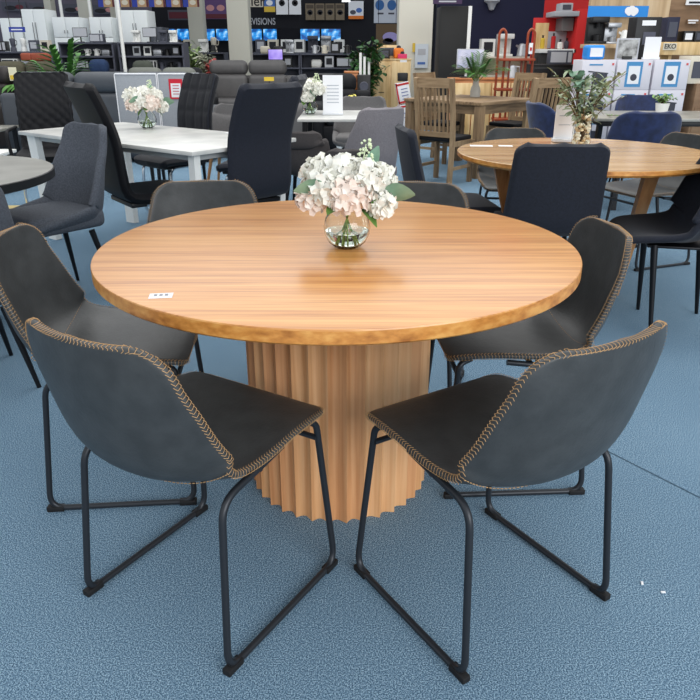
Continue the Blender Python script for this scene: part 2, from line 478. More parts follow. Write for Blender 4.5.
c, h = from_runner(at(42, 508, .01), at(204, 500, .01), 'right')
dup(sling, (c.x, c.y, 0), h, 'dark grey leather sling chair pushed in at the left end of the large oak table', GS)
c, h = from_runner(at(590, 490, .01), at(436, 495, .01), 'left')
dup(sling, (c.x, c.y, 0), h, 'dark grey leather sling chair pushed in at the right end of the large oak table', GS)
def by_back(a, b, z=.775):
    """chair whose back top spans photo points a..b, front away from or towards the camera by sign"""
    A, B = at(*a, z), at(*b, z); return A, B
A, B = at(150, 186, .775), at(243, 184, .775); m_ = (A+B)/2
dup(sling, (m_.x+.05, m_.y-.25, 0), R_(180+6), 'dark grey leather sling chair behind the large oak table, left of the flowers', GS)
dup(sling, (.20, 2.56, 0), R_(180-14), 'dark grey leather sling chair behind the large oak table, right of the flowers', GS)

# ------------------------------------------------------------------ flowers and vases
def petal_head(R, n, seed, squash=.8, pr=.017):
    rnd = random.Random(seed); mb = MB()
    for k in range(n):
        z = 1-1.55*(k+.5)/n; a = k*2.39996+rnd.uniform(-.2, .2); rr = math.sqrt(max(0, 1-z*z))
        nrm = Vector((rr*math.cos(a), rr*math.sin(a), z)); c = Vector((nrm.x*R, nrm.y*R, nrm.z*R*squash))*(1+rnd.uniform(-.08, .08))
        u = nrm.orthogonal().normalized(); w = nrm.cross(u); ph = rnd.uniform(0, PI)
        for q in range(4):
            a2 = ph+q*PI/2; d = u*math.cos(a2)+w*math.sin(a2); e = nrm.cross(d); s = pr*rnd.uniform(.8, 1.15)
            li = nrm*rnd.uniform(.1, .5)*s
            vs = [c, c+d*s*.55+e*s*.5+li*.4, c+d*s*1.15+e*s*.28+li, c+d*s*1.15-e*s*.28+li, c+d*s*.55-e*s*.5+li*.4, c+d*s*.7+nrm*s*.16]
            mb.add(vs, [(0, 1, 5), (1, 2, 5), (2, 3, 5), (3, 4, 5), (4, 0, 5)])
    # core
    mb.lathe([(0.001, -R*.55*squash), (R*.6, -R*.3*squash), (R*.8, 0.1*R), (R*.55, R*.6*squash), (0.001, R*.78*squash)], 10)
    return mb
def leaf_mb(L, W, fold=.2, droop=.3, n=7):
    mb = MB(); vs = []
    for i in range(n+1):
        t = i/n; w = W*math.sin(PI*min(1, t*.96+.02))**.8; y = L*t; z = -droop*L*t*t
        vs += [(-w/2, y, z+fold*w*.5), (0, y, z), (w/2, y, z+fold*w*.5)]
    fs = []
    for i in range(n):
        a = i*3; fs += [(a, a+1, a+4, a+3), (a+1, a+2, a+5, a+4)]
    mb.add(vs, fs); return mb
def orient(yaw, pitch, loc, roll=0):
    return Matrix.Translation(loc) @ Matrix.Rotation(yaw, 4, 'Z') @ Matrix.Rotation(pitch, 4, 'X') @ Matrix.Rotation(roll, 4, 'Y')

def vase_globe(label, loc, s=1, group=None):
    t = thing('glass_vase', label, 'vase', loc, group=group)
    out = [(.022, .0005), (.032, .002), (.046, .014), (.056, .034), (.058, .052), (.052, .075), (.040, .092), (.0355, .102), (.0365, .108)]
    inn = [(r-.002, max(z, .005)) for r, z in out[::-1]]
    m = MB(); P = [(0.0005, .0005)]+out+inn+[(0.0005, .005)]
    m.lathe([(r*s, z*s) for r, z in P], 40); m.build('glass_bowl', GLASS, t, ang=80)
    w = MB(); w.lathe([(r*s, z*s) for r, z in [(.0005, .0056), (.028, .006), (.0425, .0165), (.0525, .034), (.054, .042), (.0005, .042)]], 40); w.build('water', WATER, t, ang=50)
    return t
def bouquet(label, loc, detail=1, group=None, name='flower_bouquet'):
    t = thing(name, label, 'flowers', loc, group=group)
    heads = [((-.048, -.040, .150), .040, PETAL), ((.006, -.058, .134), .042, PETALP), ((.044, -.03, .172), .036, PETAL), ((-.014, -.01, .180), .042, PETAL),
             ((-.066, .02, .172), .040, PETAL), ((.080, .028, .160), .034, PETAL), ((.084, -.035, .112), .024, PETAL), ((-.088, -.028, .128), .026, PETALP), ((.02, .05, .165), .042, PETAL)]
    for i, (c, R, m) in enumerate(heads):
        h = petal_head(R, int(34 if detail else 22), i+3, pr=.024 if detail else .024); h.move(Matrix.Translation(c)); h.build('flower_head', m, t, smooth=False)
    rnd = random.Random(5)
    st = MB()
    for i, (c, R, m) in enumerate(heads):
        a = i*2.4; b = Vector((.026*math.cos(a), .026*math.sin(a), .010)); nk = Vector((-.010*math.cos(a), -.010*math.sin(a), .095))
        pts = [b.lerp(nk, k/4) for k in range(5)]+[Vector(c)*.5+nk*.5+Vector((0, 0, 0)), Vector(c)]
        st.tube(pts, .0019, 6)
    st.build('stems', STEM, t)
    for yaw, pt, L, W, m, o, *ro in [(-84, 14, .085, .062, LEAFE, (.082, -.02, .128), -1.0), (74, 6, .085, .050, LEAFE, (-.04, -.075, .155), 1.0), (-60, 10, .08, .055, LEAF, (.045, -.06, .105), -.9), (-40, 30, .10, .045, LEAF, (.035, -.02, .115)),
                                (-120, -25, .08, .045, LEAF, (.02, -.03, .118)), (-75, -5, .075, .042, LEAF, (.03, -.02, .116)), (150, 10, .07, .04, LEAF, (-.01, -.04, .11)), (-30, 70, .10, .045, LEAFE, (.05, .04, .15)), (100, -30, .05, .03, LEAF, (-.02, 0, .105))]:
        leaf_mb(L, W).move(orient(R_(yaw), R_(pt), Vector(o), ro[0] if ro else 0)).build('leaf', m, t)
    sp = MB()
    for k in range(46):
        z = rnd.random(); a = rnd.uniform(0, 2*PI); rr = .022*(1-.6*z); c = Vector((.045+rr*math.cos(a)+z*.004, .03+rr*math.sin(a), .205+.052*z))
        sp.box(c, (.007, .007, .006), .0028, seg=1, rot=Matrix.Rotation(a, 3, 'Z'))
    sp.tube([(0.01, .01, .11), (.04, .03, .20), (.048, .03, .245)], .0015, 5)
    sp.build('flower_spray', mat('pale_green_blossom', (214, 226, 190), .7), t, smooth=False)
    return t
vp = at(347, 247, TZ)
vase_globe('clear glass globe vase holding white hydrangeas on the large oak table', vp+Vector((0, 0, .0005)), 1.13)
bq = bouquet('white and blush hydrangea bouquet with eucalyptus leaves on the large oak table', vp+Vector((0, 0, .001)))
bq.scale = (1.08, 1.08, 1.12)

# ------------------------------------------------------------------ other chair kinds
def cantilever(t, y0, y1, w, m, r=.012):
    for s in (-1, 1):
        c = MB(); c.tube([(s*w*.8, y0, .41), (s*w, y1, .41), (s*w, y1+.02, r), (s*w, y0-.03, r), ], r, 10, fillet=.06); c.build('leg', m, t)
    c = MB(); c.tube([(-w, y0-.03, r), (w, y0-.03, r)], r, 10); c.build('crossbar', m, t)
def quilt_tf(nx, ny, depth=.35, diamond=False):
    def f(x, u):
        if x < .42: return 1
        if diamond:
            a = (x*ny+u*nx/2) % 1; b = (x*ny-u*nx/2) % 1
            return 1-depth*max(0, 1-min(min(a, 1-a), min(b, 1-b))/.22)
        a = ((x-.42)*ny) % 1; b = ((u+1)/2*nx) % 1
        return 1-depth*max(0, 1-min(min(a, 1-a), min(b, 1-b))/.18)
    return f
def high_back_chair(label, fab, tf=None, arms=False, edge=None, top=1.09, legm=None, lean=.07):
    t = thing('high_back_chair', label, 'chair')
    sh = Shell([(.25, .435, .205, 0), (.2, .455, .215, 0), (.0, .455, .222, .0), (-.15, .455, .222, .004), (-.215, .50, .218, .01),
                (-.235, .62, .215, .014), (-.25, .8, .213, .014), (-.27-lean*.4, .96, .212, .012), (-.28-lean, top, .208, .01)], thick=.055, pw=2, rc0=.03, rc1=.03,
               ncol=36 if tf else 14, nrow=60 if tf else 26)
    sh.mesh(tf).build('upholstery', fab, t, ang=60)
    pt = MB(); 
    if edge:
        G, Nn = sh.grid()
        for j in (0, sh.nc):
            pts = [G[i][j]+Nn[i][j]*.02 for i in range(sh.nr)]
            pt.tube(pts, .005, 6)
        pt.build('piping', edge, t)
    s = MB(); s.box((0, .02, .415), (.36, .40, .03), .008); s.build('seat_base', BLACK, t)
    cantilever(t, -.15, .18, .20, legm or CHROME)
    if arms:
        for sx in (-1, 1):
            a = MB(); a.tube([(sx*.25, .20, .44), (sx*.265, .20, .66), (sx*.255, -.20, .66)], .014, 10, fillet=.06); a.build('armrest', BLACKLEA, t)
    return t
GM = 'high back chairs around the marble table'
hb = high_back_chair('', BLACKLEA, edge=None)
def face(o, x, y, fx, fy, label=None, group=None, z=0): return place(o, (x, y, z), heading(fx, fy), label, 'chair', group)
face(hb, -1.27, 4.44, .80, .60, 'tall black high back chair with curved side at the near side of the marble table', GM)
nb = high_back_chair('', NAVYFAB, lean=.10)
face(nb, -.69, 4.43, -.70, .72, 'dark navy high back chair seen from behind at the right end of the marble table', GM)
dup(nb, (-.74, 5.62, 0), heading(-.85, .1), 'dark high back chair mostly hidden behind the navy high back chair by the marble table', GM)
qc = high_back_chair('', BLACKFAB, tf=quilt_tf(4, 6.5, .4), edge=NAVYFAB)
face(qc, -1.45, 5.95, -.68, -.74, 'black high back chair with square quilting at the far side of the marble table', GM)
dc = high_back_chair('', BLACKLEA, tf=quilt_tf(5, 13, .4, True), arms=True, edge=BLACKFAB)
face(dc, -2.62, 6.25, .25, -.97, 'black high back armchair with diamond quilting at the left end of the marble table', GM)
# two pale felt-backed chairs
lg = thing('panel_back_chair', '', 'chair')
m = MB(); m.box((0, -.22, .78), (.40, .045, .60), .012); m.build('backrest', LGREY, lg)
m = MB(); m.box((0, -.02, .45), (.38, .42, .08), .02); m.build('seat', LGREY, lg)
m = MB(); m.tube([(-.2, -.195, .49), (-.2, -.195, 1.07), (.2, -.195, 1.07), (.2, -.195, .49)], .005, 6, fillet=.01); m.build('piping', PAPER, lg)
for sx, sy in ((-1, -1), (1, -1), (-1, 1), (1, 1)):
    m = MB(); m.bar((sx*.17, -.02+sy*.17, .41), (sx*.18, -.02+sy*.18, 0), .035, w2=.022, d2=.022); m.build('leg', BLACKM, lg)
place(lg, (-2.05, 6.95, 0), R_(178), 'flat pale grey panel back chair directly behind the white flowers on the marble table', 'chair', 'pale panel back chairs')
l2 = dup(lg, (-1.64, 6.95, 0), R_(178), 'flat pale grey panel back chair with a red bordered price card on its back', 'pale panel back chairs')
pc = thing('price_card', 'red bordered white price card fixed on the pale grey panel back chair', 'sign', atY(176, 89, 7.14), R_(-2))
m = MB(); m.box((0, 0, 0), (.13, .004, .18), .0); m.build('card', mat('sign_red', (206, 30, 52), .6), pc)
m = MB(); m.box((0, -.003, -.012), (.095, .003, .125), .0); m.build('paper', PAPER, pc)
m = MB()
for k in range(4): m.box((0, -.0052, .03-.025*k), (.06, .001, .007))
m.build('print', mat('print_red', (190, 60, 70), .7), pc)

# wrapped grey fabric chair
def wrap_chair(label, fab, w=.25, top=.90, legm=BLACKM, thick=.042, curl=.11, nm='upholstered_dining_chair', seatz=.44, legs='taper', cush=True):
    t = thing(nm, label, 'chair')
    sh = Shell([(.24, seatz-.04, w*.92, .03), (.18, seatz-.05, w*.96, .06), (.0, seatz-.055, w, .10), (-.15, seatz-.05, w, .13), (-.225, seatz, w, .15),
                (-.255, seatz+.10, w*.98, curl+.02), (-.275, seatz+.24, w*.92, curl*.8), (-.30, top-.12, w*.84, curl*.55), (-.32, top, w*.76, curl*.45)], thick=thick, pw=3.0, rc0=.03, rc1=.045)
    sh.mesh().build('wrap_back', fab, t, sub=1)
    if cush:
        m = MB(); m.box((0, .015, seatz), (w*1.78, .44, .10), .035, seg=4); m.build('seat_cushion', fab, t)
    if legs == 'taper':
        for sx, sy in ((-1, -1), (1, -1), (-1, 1), (1, 1)):
            m = MB(); m.tube([(sx*w*.62, sy*.14, seatz-.07), (sx*w*.86, sy*.21, 0)], .017, 10, r2=.009); m.build('leg', legm, t)
    return t
gc = wrap_chair('', GREYFAB, w=.232)
face(gc, -1.61, 3.75, -.62, -.78, 'charcoal fabric dining chair with curved wrap sides beside the round grey table at the left', 'charcoal fabric chairs by the left round table')
dup(gc, (-1.56, 2.62, 0), heading(-.62, .78), 'charcoal fabric dining chair cut off by the left edge, behind the left sling chair', 'charcoal fabric chairs by the left round table', scale=(1, 1, .93))

# left round table with a black rim
lt = thing('round_side_table', 'round grey topped table with thick black rim, cut off at the left edge', 'table', (-2.02, 3.2, 0))
m = MB(); m.lathe([(0, .76), (.64, .76)], 64); m.build('tabletop', STONE, lt)
m = MB(); m.lathe([(.64, .76), (.645, .757), (.645, .722), (.63, .716), (0, .716)], 64); m.build('rim', BLACK, lt)
m = MB(); m.lathe([(.06, .716), (.05, .6), (.05, .1), (.09, .04), (.28, .015), (.28, 0), (0, 0)], 40); m.build('pedestal', BLACKM, lt)

# marble table
FL, FR = Vector((-2.30, 5.05)), Vector((-.865, 3.95)); dx = (FR-FL).normalized(); nx = Vector((-dx.y, dx.x)); LN = (FR-FL).length; WD = .86
ctr = FL+dx*LN/2+nx*WD/2
mt = thing('marble_dining_table', 'rectangular white marble look table with white legs, left of centre behind the oak table', 'table', (ctr.x, ctr.y, 0), math.atan2(dx.y, dx.x))
m = MB(); m.box((0, 0, .748), (LN, WD, .024), .004); m.build('tabletop', MARBLE, mt)
m = MB(); m.box((0, 0, .715), (LN-.16, WD-.16, .04), .003); m.build('apron', mat('grey_lacquer', (170, 172, 172), .4), mt)
for sx in (-1, 1):
    for sy in (-1, 1):
        m = MB(); m.bar((sx*(LN/2-.07), sy*(WD/2-.07), .735), (sx*(LN/2-.10), sy*(WD/2-.09), 0), .05 if sx > 0 else .10, .045, up=(0, 1, 0)); m.build('leg', WHITE, mt)
p = at(148, 128, .76)
GV = 'white flower vases on the far tables'
vase_globe('clear glass vase of white flowers on the marble table', p+Vector((0, 0, .0005)), 1.15)
b2 = dup(bq, p+Vector((0, 0, .001)), R_(40), 'white hydrangea bouquet on the marble table', scale=(1.22, 1.15, 1.25))
p = at(243, 133, .76)
lf = thing('leaflets', 'white and red leaflet lying on the right end of the marble table', 'leaflet', p+Vector((0, 0, .001)), R_(-20))
m = MB(); m.box((0, 0, .001), (.21, .15, .002)); m.build('sheet', PAPER, lf)
m = MB(); m.box((0, .05, .0026), (.19, .03, .001)); m.build('print', mat('print_red', (190, 60, 70), .7), lf)

# grey tub chairs
tub = wrap_chair('', MIDGREY, w=.27, top=.80, legm=OAKLEG, curl=.18, nm='tub_chair')
face(tub, -1.10, 6.78, -.1, -.98, 'mid grey tub chair with timber legs behind the right end of the marble table', None)
dk = wrap_chair('', TAUPE, w=.19, top=.72, curl=.14, nm='tub_chair')
face(dk, -.03, 4.66, -.15, 1, 'dark taupe low tub chair at the near side of the white centre table', None)
wc = wrap_chair('', VIOGREY, w=.235, top=.90, curl=.13, nm='wing_chair')
face(wc, .08, 5.42, -.55, .84, 'light warm grey wing chair at the right of the white centre table', None)
face(wrap_chair('', MIDGREY, w=.29, top=.83, curl=.13, nm='wing_chair'), .12, 7.45, -.05, -1, 'grey upholstered chair behind the tall white sign card on the centre table')
dup(dk, (-.34, 5.66, 0), heading(.1, 1), 'dark taupe tub chair tucked under the near side of the centre table')

# centre table
ct = thing('centre_dining_table', 'white stone topped table with slim black legs, behind the flower vase', 'table', (-.03, 6.45, 0))
m = MB(); m.box((0, 0, .749), (.80, .95, .022), .004); m.build('tabletop', MARBLE, ct)
for sx in (-1, 1):
    for sy in (-1, 1):
        m = MB(); m.bar((sx*.34, sy*.40, .738), (sx*.36, sy*.43, 0), .045, w2=.03, d2=.03); m.build('leg', BLACKM, ct)
p = at(310, 114, .76)
vase_globe('clear glass vase of white flowers on the white centre table', p+Vector((0, 0, .0005)), 1.15)
dup(bq, p+Vector((0, 0, .001)), R_(-70), 'white hydrangea bouquet on the white centre table', scale=(1.45, 1.45, 1.3))
def card_stand(label, p, w, h, rz=0, lines=0):
    t = thing('sign_card', label, 'sign', p, rz)
    m = MB(); m.box((0, 0, .012), (w*1.05, .06, .022), .004); m.build('base', mat('acrylic', (225, 228, 232), .2), t)
    m = MB(); m.box((0, 0, .022+h/2), (w, .006, h), 0); m.build('card', PAPER, t)
    if lines:
        m = MB()
        for k in range(lines): m.box((0, -.004, h*.8-k*h*.55/lines), (w*.6, .001, h*.02))
        m.build('print', mat('print_grey', (170, 176, 186), .7), t)
    return t
card_stand('tall white sign card standing on the white centre table', at(333, 115, .76)+Vector((0, 0, .0005)), .17, .30, 0, 6)

# ------------------------------------------------------------------ second oak table
T2 = Vector((1.28, 3.96, 0)); R2 = .685
t = thing('round_oak_table', 'pale round oak table with splayed legs, at the right behind the large table', 'table', T2)
m = MB(); m.lathe([(0, .76), (R2-.003, .76), (R2, .757)], 96); m.build('tabletop', OAK2, t)
m = MB(); m.lathe([(R2, .757), (R2, .738), (R2-.012, .728), (0, .728)], 96); m.build('tabletop_edge', OAKEDGE, t)
for (tx, ty, bx, by) in ((.25, -.35, .21, -.19), (-.50, -.24, -.31, -.2), (.24, .36, .12, .2), (-.3, .4, -.2, .25)):
    m = MB(); m.bar((tx, ty, .73), (bx, by, 0), .07, .05, up=(0, 1, 0), w2=.045, d2=.035); m.build('leg', OAKLEG, t)
m = MB(); m.box((0, 0, .708), (.9, .06, .04)); m.box((0, 0, .708), (.06, .8, .04)); m.build('top_brace', OAKLEG, t)
card_stand('white price card standing on the round oak table at the right', at(562, 142, .76)+Vector((0, 0, .0005)), .115, .19, R_(4), 2)
p = at(490, 146, .76)
lf = thing('price_papers', 'white paper slips lying on the left of the pale round oak table', 'paper', p+Vector((0, 0, .0005)), R_(-6))
m = MB(); m.box((-.05, 0, .0005), (.13, .06, .001)); m.build('sheet', PAPER, lf)
m = MB(); m.box((.09, .01, .0005), (.08, .05, .001)); m.build('sheet', PAPER, lf)
# shell jar with eucalyptus
p = at(580, 147, .76)
jr = thing('glass_jar', 'tall clear glass jar on the pale round oak table', 'vase', p+Vector((0, 0, .0005)))
m = MB(); m.lathe([(.0005, 0), (.052, 0), (.053, .02), (.05, .16), (.052, .25), (.054, .265), (.0515, .265), (.049, .25), (.0475, .16), (.0505, .02), (.049, .006), (.0005, .006)], 32); m.build('jar_wall', JARGLASS, jr, ang=60)
shm = [mat('shell_cream', (226, 206, 172), .5, var=.12), mat('shell_tan', (190, 158, 118), .5, var=.15), mat('shell_pale', (240, 230, 210), .5)]
rnd = random.Random(11)
for k in range(92):
    a = rnd.uniform(0, 2*PI); rr = .037*math.sqrt(rnd.random()) if k % 3 == 0 else .037; z = .018+(k/92)*.165
    m = MB(); m.box((0, 0, 0), (.025, .021, .019), .009, seg=2, rot=Matrix.Rotation(a*3, 3, (rnd.random(), rnd.random(), 1)))
    s = m.build('pebble', shm[k % 3], None); s.location = p+Vector((rr*math.cos(a), rr*math.sin(a), z))
    tag(s, 'small cream pebble inside the tall glass jar on the pale round oak table', 'pebble', 'pebbles in the glass jar')
def sprig_bunch(name, label, loc, n, L, spread, m, leafL, leafW, seed, cat='plant', per=9, rise=.8, stemm=BARK, droop=.4, stems_z=0, spike=False):
    t = thing(name, label, cat, loc); rnd = random.Random(seed); st = MB(); lv = MB()
    for i in range(n):
        a = i*2.39996+rnd.uniform(-.3, .3); sp = spread*math.sqrt((i+.5)/n); ln = L*rnd.uniform(.72, 1.08)
        pts = []
        for k in range(7):
            q = k/6; pts.append(Vector((math.cos(a)*sp*q**1.4, math.sin(a)*sp*q**1.4, stems_z+ln*(rise*q+(1-rise)*q*(1-q)*2)*(1-droop*.3*q*sp/max(spread, .01)))))
        st.tube(pts, .0035, 5, r2=.0012)
        for k in range(per):
            q = .3+.7*(k+rnd.random())/per; j = min(5, int(q*6)); c = pts[j].lerp(pts[j+1], q*6-j)
            M = orient(rnd.uniform(0, 2*PI), R_(rnd.uniform(-25, 60)), c, rnd.uniform(-.6, .6))
            s = rnd.uniform(.75, 1.2); l = leaf_mb(leafL*s, leafW*s, n=3); l.move(M); lv.add(l.v, l.f)
    st.build('stems', stemm, t); tag(lv.build('foliage', m, t), kind='stuff'); return t
sprig_bunch('eucalyptus_bunch', 'bushy grey green eucalyptus sprigs in the glass jar on the pale round oak table', p+Vector((0, 0, .012)), 26, .50, .24, mat('sage_leaf', (104, 126, 90), .6, c2=(168, 178, 148), vscale=18), .062, .019, 3, per=13, stems_z=0)
sprig_bunch('round_leaf_sprig', 'blue green round leaved sprig at the left of the jar of eucalyptus', p+Vector((-.06, -.03, .26)), 6, .17, .06, LEAFE, .05, .04, 5, per=7)

# chairs of the second oak table
def slab_chair(label, fab):
    t = thing('upholstered_side_chair', label, 'chair')
    sh = Shell([(.24, .435, .20, 0), (.2, .45, .215, 0), (.0, .445, .225, .01), (-.15, .445, .225, .03), (-.215, .49, .222, .035), (-.245, .6, .215, .03), (-.27, .74, .208, .02), (-.29, .875, .20, .012)], thick=.045, pw=2.4, rc0=.03, rc1=.04)
    sh.mesh().build('upholstery', fab, t, ang=60)
    for sx, sy in ((-1, -1), (1, -1), (-1, 1), (1, 1)):
        m = MB(); m.tube([(sx*.15, sy*.14, .425), (sx*.20, sy*.19, 0)], .014, 10, r2=.009); m.build('leg', BLACKM, t)
    return t
sb = slab_chair('', NAVYFAB)
GO = 'chairs around the pale round oak table'
face(sb, .985, 3.56, .06, 1, 'plain black fabric chair seen from behind, near side of the pale round oak table', GO)
dup(sb, (.58, 4.07, 0), heading(1, .12), 'plain black fabric chair seen side on at the left of the pale round oak table', GO)
dup(sling, (1.10, 4.72, 0), heading(-.12, -1), 'grey leather sling chair behind the pale round oak table, left of its white card', GO)
dup(sling, (1.90, 4.52, 0), heading(-.93, -.36), 'grey leather sling chair at the far right of the pale round oak table', GO)
def bucket_chair(label, fab, w=.25, top=.86, nm='bucket_chair', curl=.13, fr=.26, wing=0, sft=0, ff=.23):
    t = thing(nm, label, 'chair')
    sh = Shell([(fr, .445, w*.9, 0), (fr-.06, .462, w*.96, .005+wing*.2), (.05, .455, w, .02+wing*.7), (sft-.1, .445, w*1.02, .06+wing), (sft-.19, .465, w*1.02, .11+wing), (sft-.24, .54, w, curl), (sft-.27, .64, w*.97, curl*.95), (sft-.30, .75, w*.92, curl*.8), (sft-.325, top, w*.84, curl*.6)],
               thick=.034, pw=2.2, rc0=.06, rc1=.10)
    sh.mesh().build('seat_shell', fab, t, sub=1)
    for sx, sy in ((-1, -1), (1, -1), (-1, 1), (1, 1)):
        m = MB(); m.tube([(sx*.14, sy*.13-.01, .435), (sx*.20, ff if sy > 0 else -.21, 0)], .017, 12, r2=.009); m.build('leg', BLACKM, t)
    m = MB(); m.box((0, 0, .428), (.3, .3, .012), .003); m.build('seat_plate', BLACKM, t)
    return t
bk = bucket_chair('', NAVYFAB, w=.25, top=.90, curl=.15, fr=.29, wing=.035, sft=.09, ff=.08)
face(bk, 1.57, 3.31, -.97, .22, 'navy black fabric bucket chair with pointed black legs, cut off at the right edge', GO)
bv = bucket_chair('', BLUEVEL, w=.26, top=.86, curl=.15)
GB = 'blue velvet chairs around the grey table'
face(bv, 2.22, 5.62, .1, 1, 'blue velvet bucket chair seen from behind at the near side of the grey table', GB)
dup(bv, (1.87, 6.42, 0), heading(1, .15), 'blue velvet bucket chair seen side on at the left end of the grey table', GB)
dup(bv, (2.88, 7.18, 0), heading(-.1, -1), 'blue velvet bucket chair behind the grey table, in front of the white cartons', GB)
# grey table right
rt = thing('grey_dining_table', 'long grey stone topped dining table with black edge, at the right edge', 'table', (3.1, 6.42, 0), R_(-3))
m = MB(); m.box((0, 0, .748), (2.1, .85, .024), .004); m.build('tabletop', STONE, rt)
m = MB(); m.box((0, 0, .715), (2.0, .76, .042), .003); m.build('apron', BLACK, rt)
for sx in (-1, 1):
    m = MB(); m.bar((sx*.8, -.33, .70), (sx*.8, -.38, 0), .08, .04, up=(1, 0, 0)); m.build('leg', BLACKM, rt)
    m = MB(); m.bar((sx*.8, .33, .70), (sx*.8, .38, 0), .08, .04, up=(1, 0, 0)); m.build('leg', BLACKM, rt)
p = at(661, 114, .76)
tp = thing('white_plant_pot', 'small white pot with trailing greenery on the grey table', 'pot', p+Vector((0, 0, .0005)))
m = MB(); m.lathe([(0, 0), (.045, 0), (.06, .09), (.055, .09), (.042, .01), (0, .01)], 24); m.build('pot_wall', WHITE, tp)
sprig_bunch('trailing_plant', 'bushy bright green foliage in the small white pot on the grey table', p+Vector((0, 0, .06)), 16, .13, .11, mat('bright_leaf', (96, 138, 70), .5, c2=(150, 182, 110), vscale=20), .03, .02, 9, per=9)
gr = thing('leaf_garland', 'thin green leaf garland lying on the grey table left of the white pot', 'garland', at(634, 117, .76)+Vector((0, 0, .012)))
m = MB(); rnd = random.Random(2)
for k in range(60):
    l = leaf_mb(.04, .016, n=3); l.move(orient(rnd.uniform(0, 6.3), R_(rnd.uniform(0, 30)), Vector((rnd.uniform(-.22, .18), rnd.uniform(-.03, .03)+.02*math.sin(k), 0)))); m.add(l.v, l.f)
tag(m.build('foliage', LEAF, gr), kind='stuff')
m = MB(); m.tube([(-.23, 0, 0), (-.1, .02, .002), (.05, -.01, 0), (.2, 0, .004)], .003, 5); m.build('stem', BARK, gr)

# ------------------------------------------------------------------ timber dining set
td = thing('timber_dining_table', 'chunky grey brown timber table carrying a potted palm', 'table', (1.36, 8.40, 0), R_(45))
S = 1.06
m = MB(); m.box((0, 0, .765), (S, S, .035), .004); m.build('tabletop', RUSTICH, td)
for k in range(4):
    m = MB(); m.box((0, S/2-.06, .70), (S-.12, .025, .09)); o = m.build('apron', RUSTICH, td); o.rotation_euler = (0, 0, k*PI/2)
for sx in (-1, 1):
    for sy in (-1, 1):
        m = MB(); m.box((sx*(S/2-.055), sy*(S/2-.055), .374), (.085, .085, .748), .004); m.build('leg', RUSTIC, td)
def slat_chair():
    t = thing('timber_slat_chair', '', 'chair')
    for s in (-1, 1):
        m = MB(); pts = [(s*.205, -.22, 0), (s*.205, -.20, .25), (s*.205, -.195, .45), (s*.205, -.215, .7), (s*.205, -.265, 1.03)]
        for a, b in zip(pts, pts[1:]): m.bar(a, b, .045, .04, up=(1, 0, 0))
        m.build('back_post', RUSTIC, t)
        m = MB(); m.box((s*.205, .19, .215), (.045, .045, .43), .003); m.build('leg', RUSTIC, t)
        m = MB(); m.box((s*.205, 0, .17), (.022, .36, .03)); m.build('stretcher', RUSTIC, t)
        m = MB(); m.box((s*.205, 0, .41), (.022, .36, .05)); m.build('seat_rail', RUSTIC, t)
    m = MB(); m.bar((-.2, -.258, .985), (.2, -.258, .985), .09, .028, up=(0, 1, 0)); m.build('top_rail', RUSTICH, t)
    m = MB(); m.bar((-.2, -.2, .50), (.2, -.2, .50), .05, .025, up=(0, 1, 0)); m.build('lower_rail', RUSTICH, t)
    for k in range(7):
        x = -.150+k*.05; m = MB(); q = [(x, -.2, .51), (x, -.216, .7), (x, -.252, .96)]
        for a, b in zip(q, q[1:]): m.bar(a, b, .022, .014, up=(1, 0, 0))
        m.build('slat', RUSTIC, t)
    m = MB(); m.box((0, .19, .40), (.37, .022, .06)); m.build('front_rail', RUSTICH, t)
    m = MB(); m.box((0, .0, .455), (.40, .40, .045), .015); m.build('seat_pad', BLACKLEA, t)
    return t
sl = slat_chair(); GT = 'slatted timber chairs around the timber table'
face(sl, .98, 7.50, .62, .78, 'slatted timber chair seen from behind at the near left of the timber table', GT)
dup(sl, (1.12, 9.05, 0), heading(.8, -.6), 'slatted timber chair at the far left of the timber table', GT)
dup(sl, (1.86, 7.55, 0), heading(-.45, .9), 'slatted timber chair seen from behind at the near right of the timber table', GT)
dup(sl, (1.98, 8.95, 0), heading(-.8, -.6), 'slatted timber chair at the far right of the timber table', GT)
p = at(475, 97, .783)
vs = thing('ribbed_vase', 'grey white ribbed bottle vase on the timber table', 'vase', p+Vector((0, 0, .0005)))
m = MB(); m.lathe([(0, 0), (.055, 0), (.06, .02), (.056, .04), (.06, .06), (.054, .08), (.052, .10), (.036, .13), (.03, .18), (.034, .2), (.026, .2), (.024, .13), (0, .12)], 28); m.build('vase_body', mat('stoneware', (168, 164, 156), .6, var=.1), vs)
def palm(name, label, loc, n, L, seed, m=LEAFD, W=.022, per=12, up=.85, blade=.2, spread=1):
    t = thing(name, label, 'plant', loc); rnd = random.Random(seed); st = MB(); lv = MB()
    for i in range(n):
        a = i*2.39996+rnd.uniform(-.3, .3); ti = (i+.5)/n; ln = L*rnd.uniform(.8, 1.1); out = spread*(.15+.85*ti)
        pts = [Vector((math.cos(a)*out*ln*q, math.sin(a)*out*ln*q, ln*(up*q*(1-.35*ti*q)-.25*ti*q*q))) for q in [k/8 for k in range(9)]]
        st.tube(pts, .005, 5, r2=.002)
        for k in range(per):
            q = .35+.65*k/(per-1); j = min(7, int(q*8)); c = pts[j].lerp(pts[j+1], q*8-j); tg = (pts[j+1]-pts[j]).normalized()
            yaw = math.atan2(-tg.x, tg.y)
            for s in (-1, 1):
                l = leaf_mb(blade*L*(1-.5*abs(q-.6)), W, n=3, droop=.35); l.move(orient(yaw+s*.75, math.asin(max(-1, min(1, tg.z)))*.6, c)); lv.add(l.v, l.f)
    st.build('stems', LEAF, t); tag(lv.build('foliage', m, t), kind='stuff'); return t
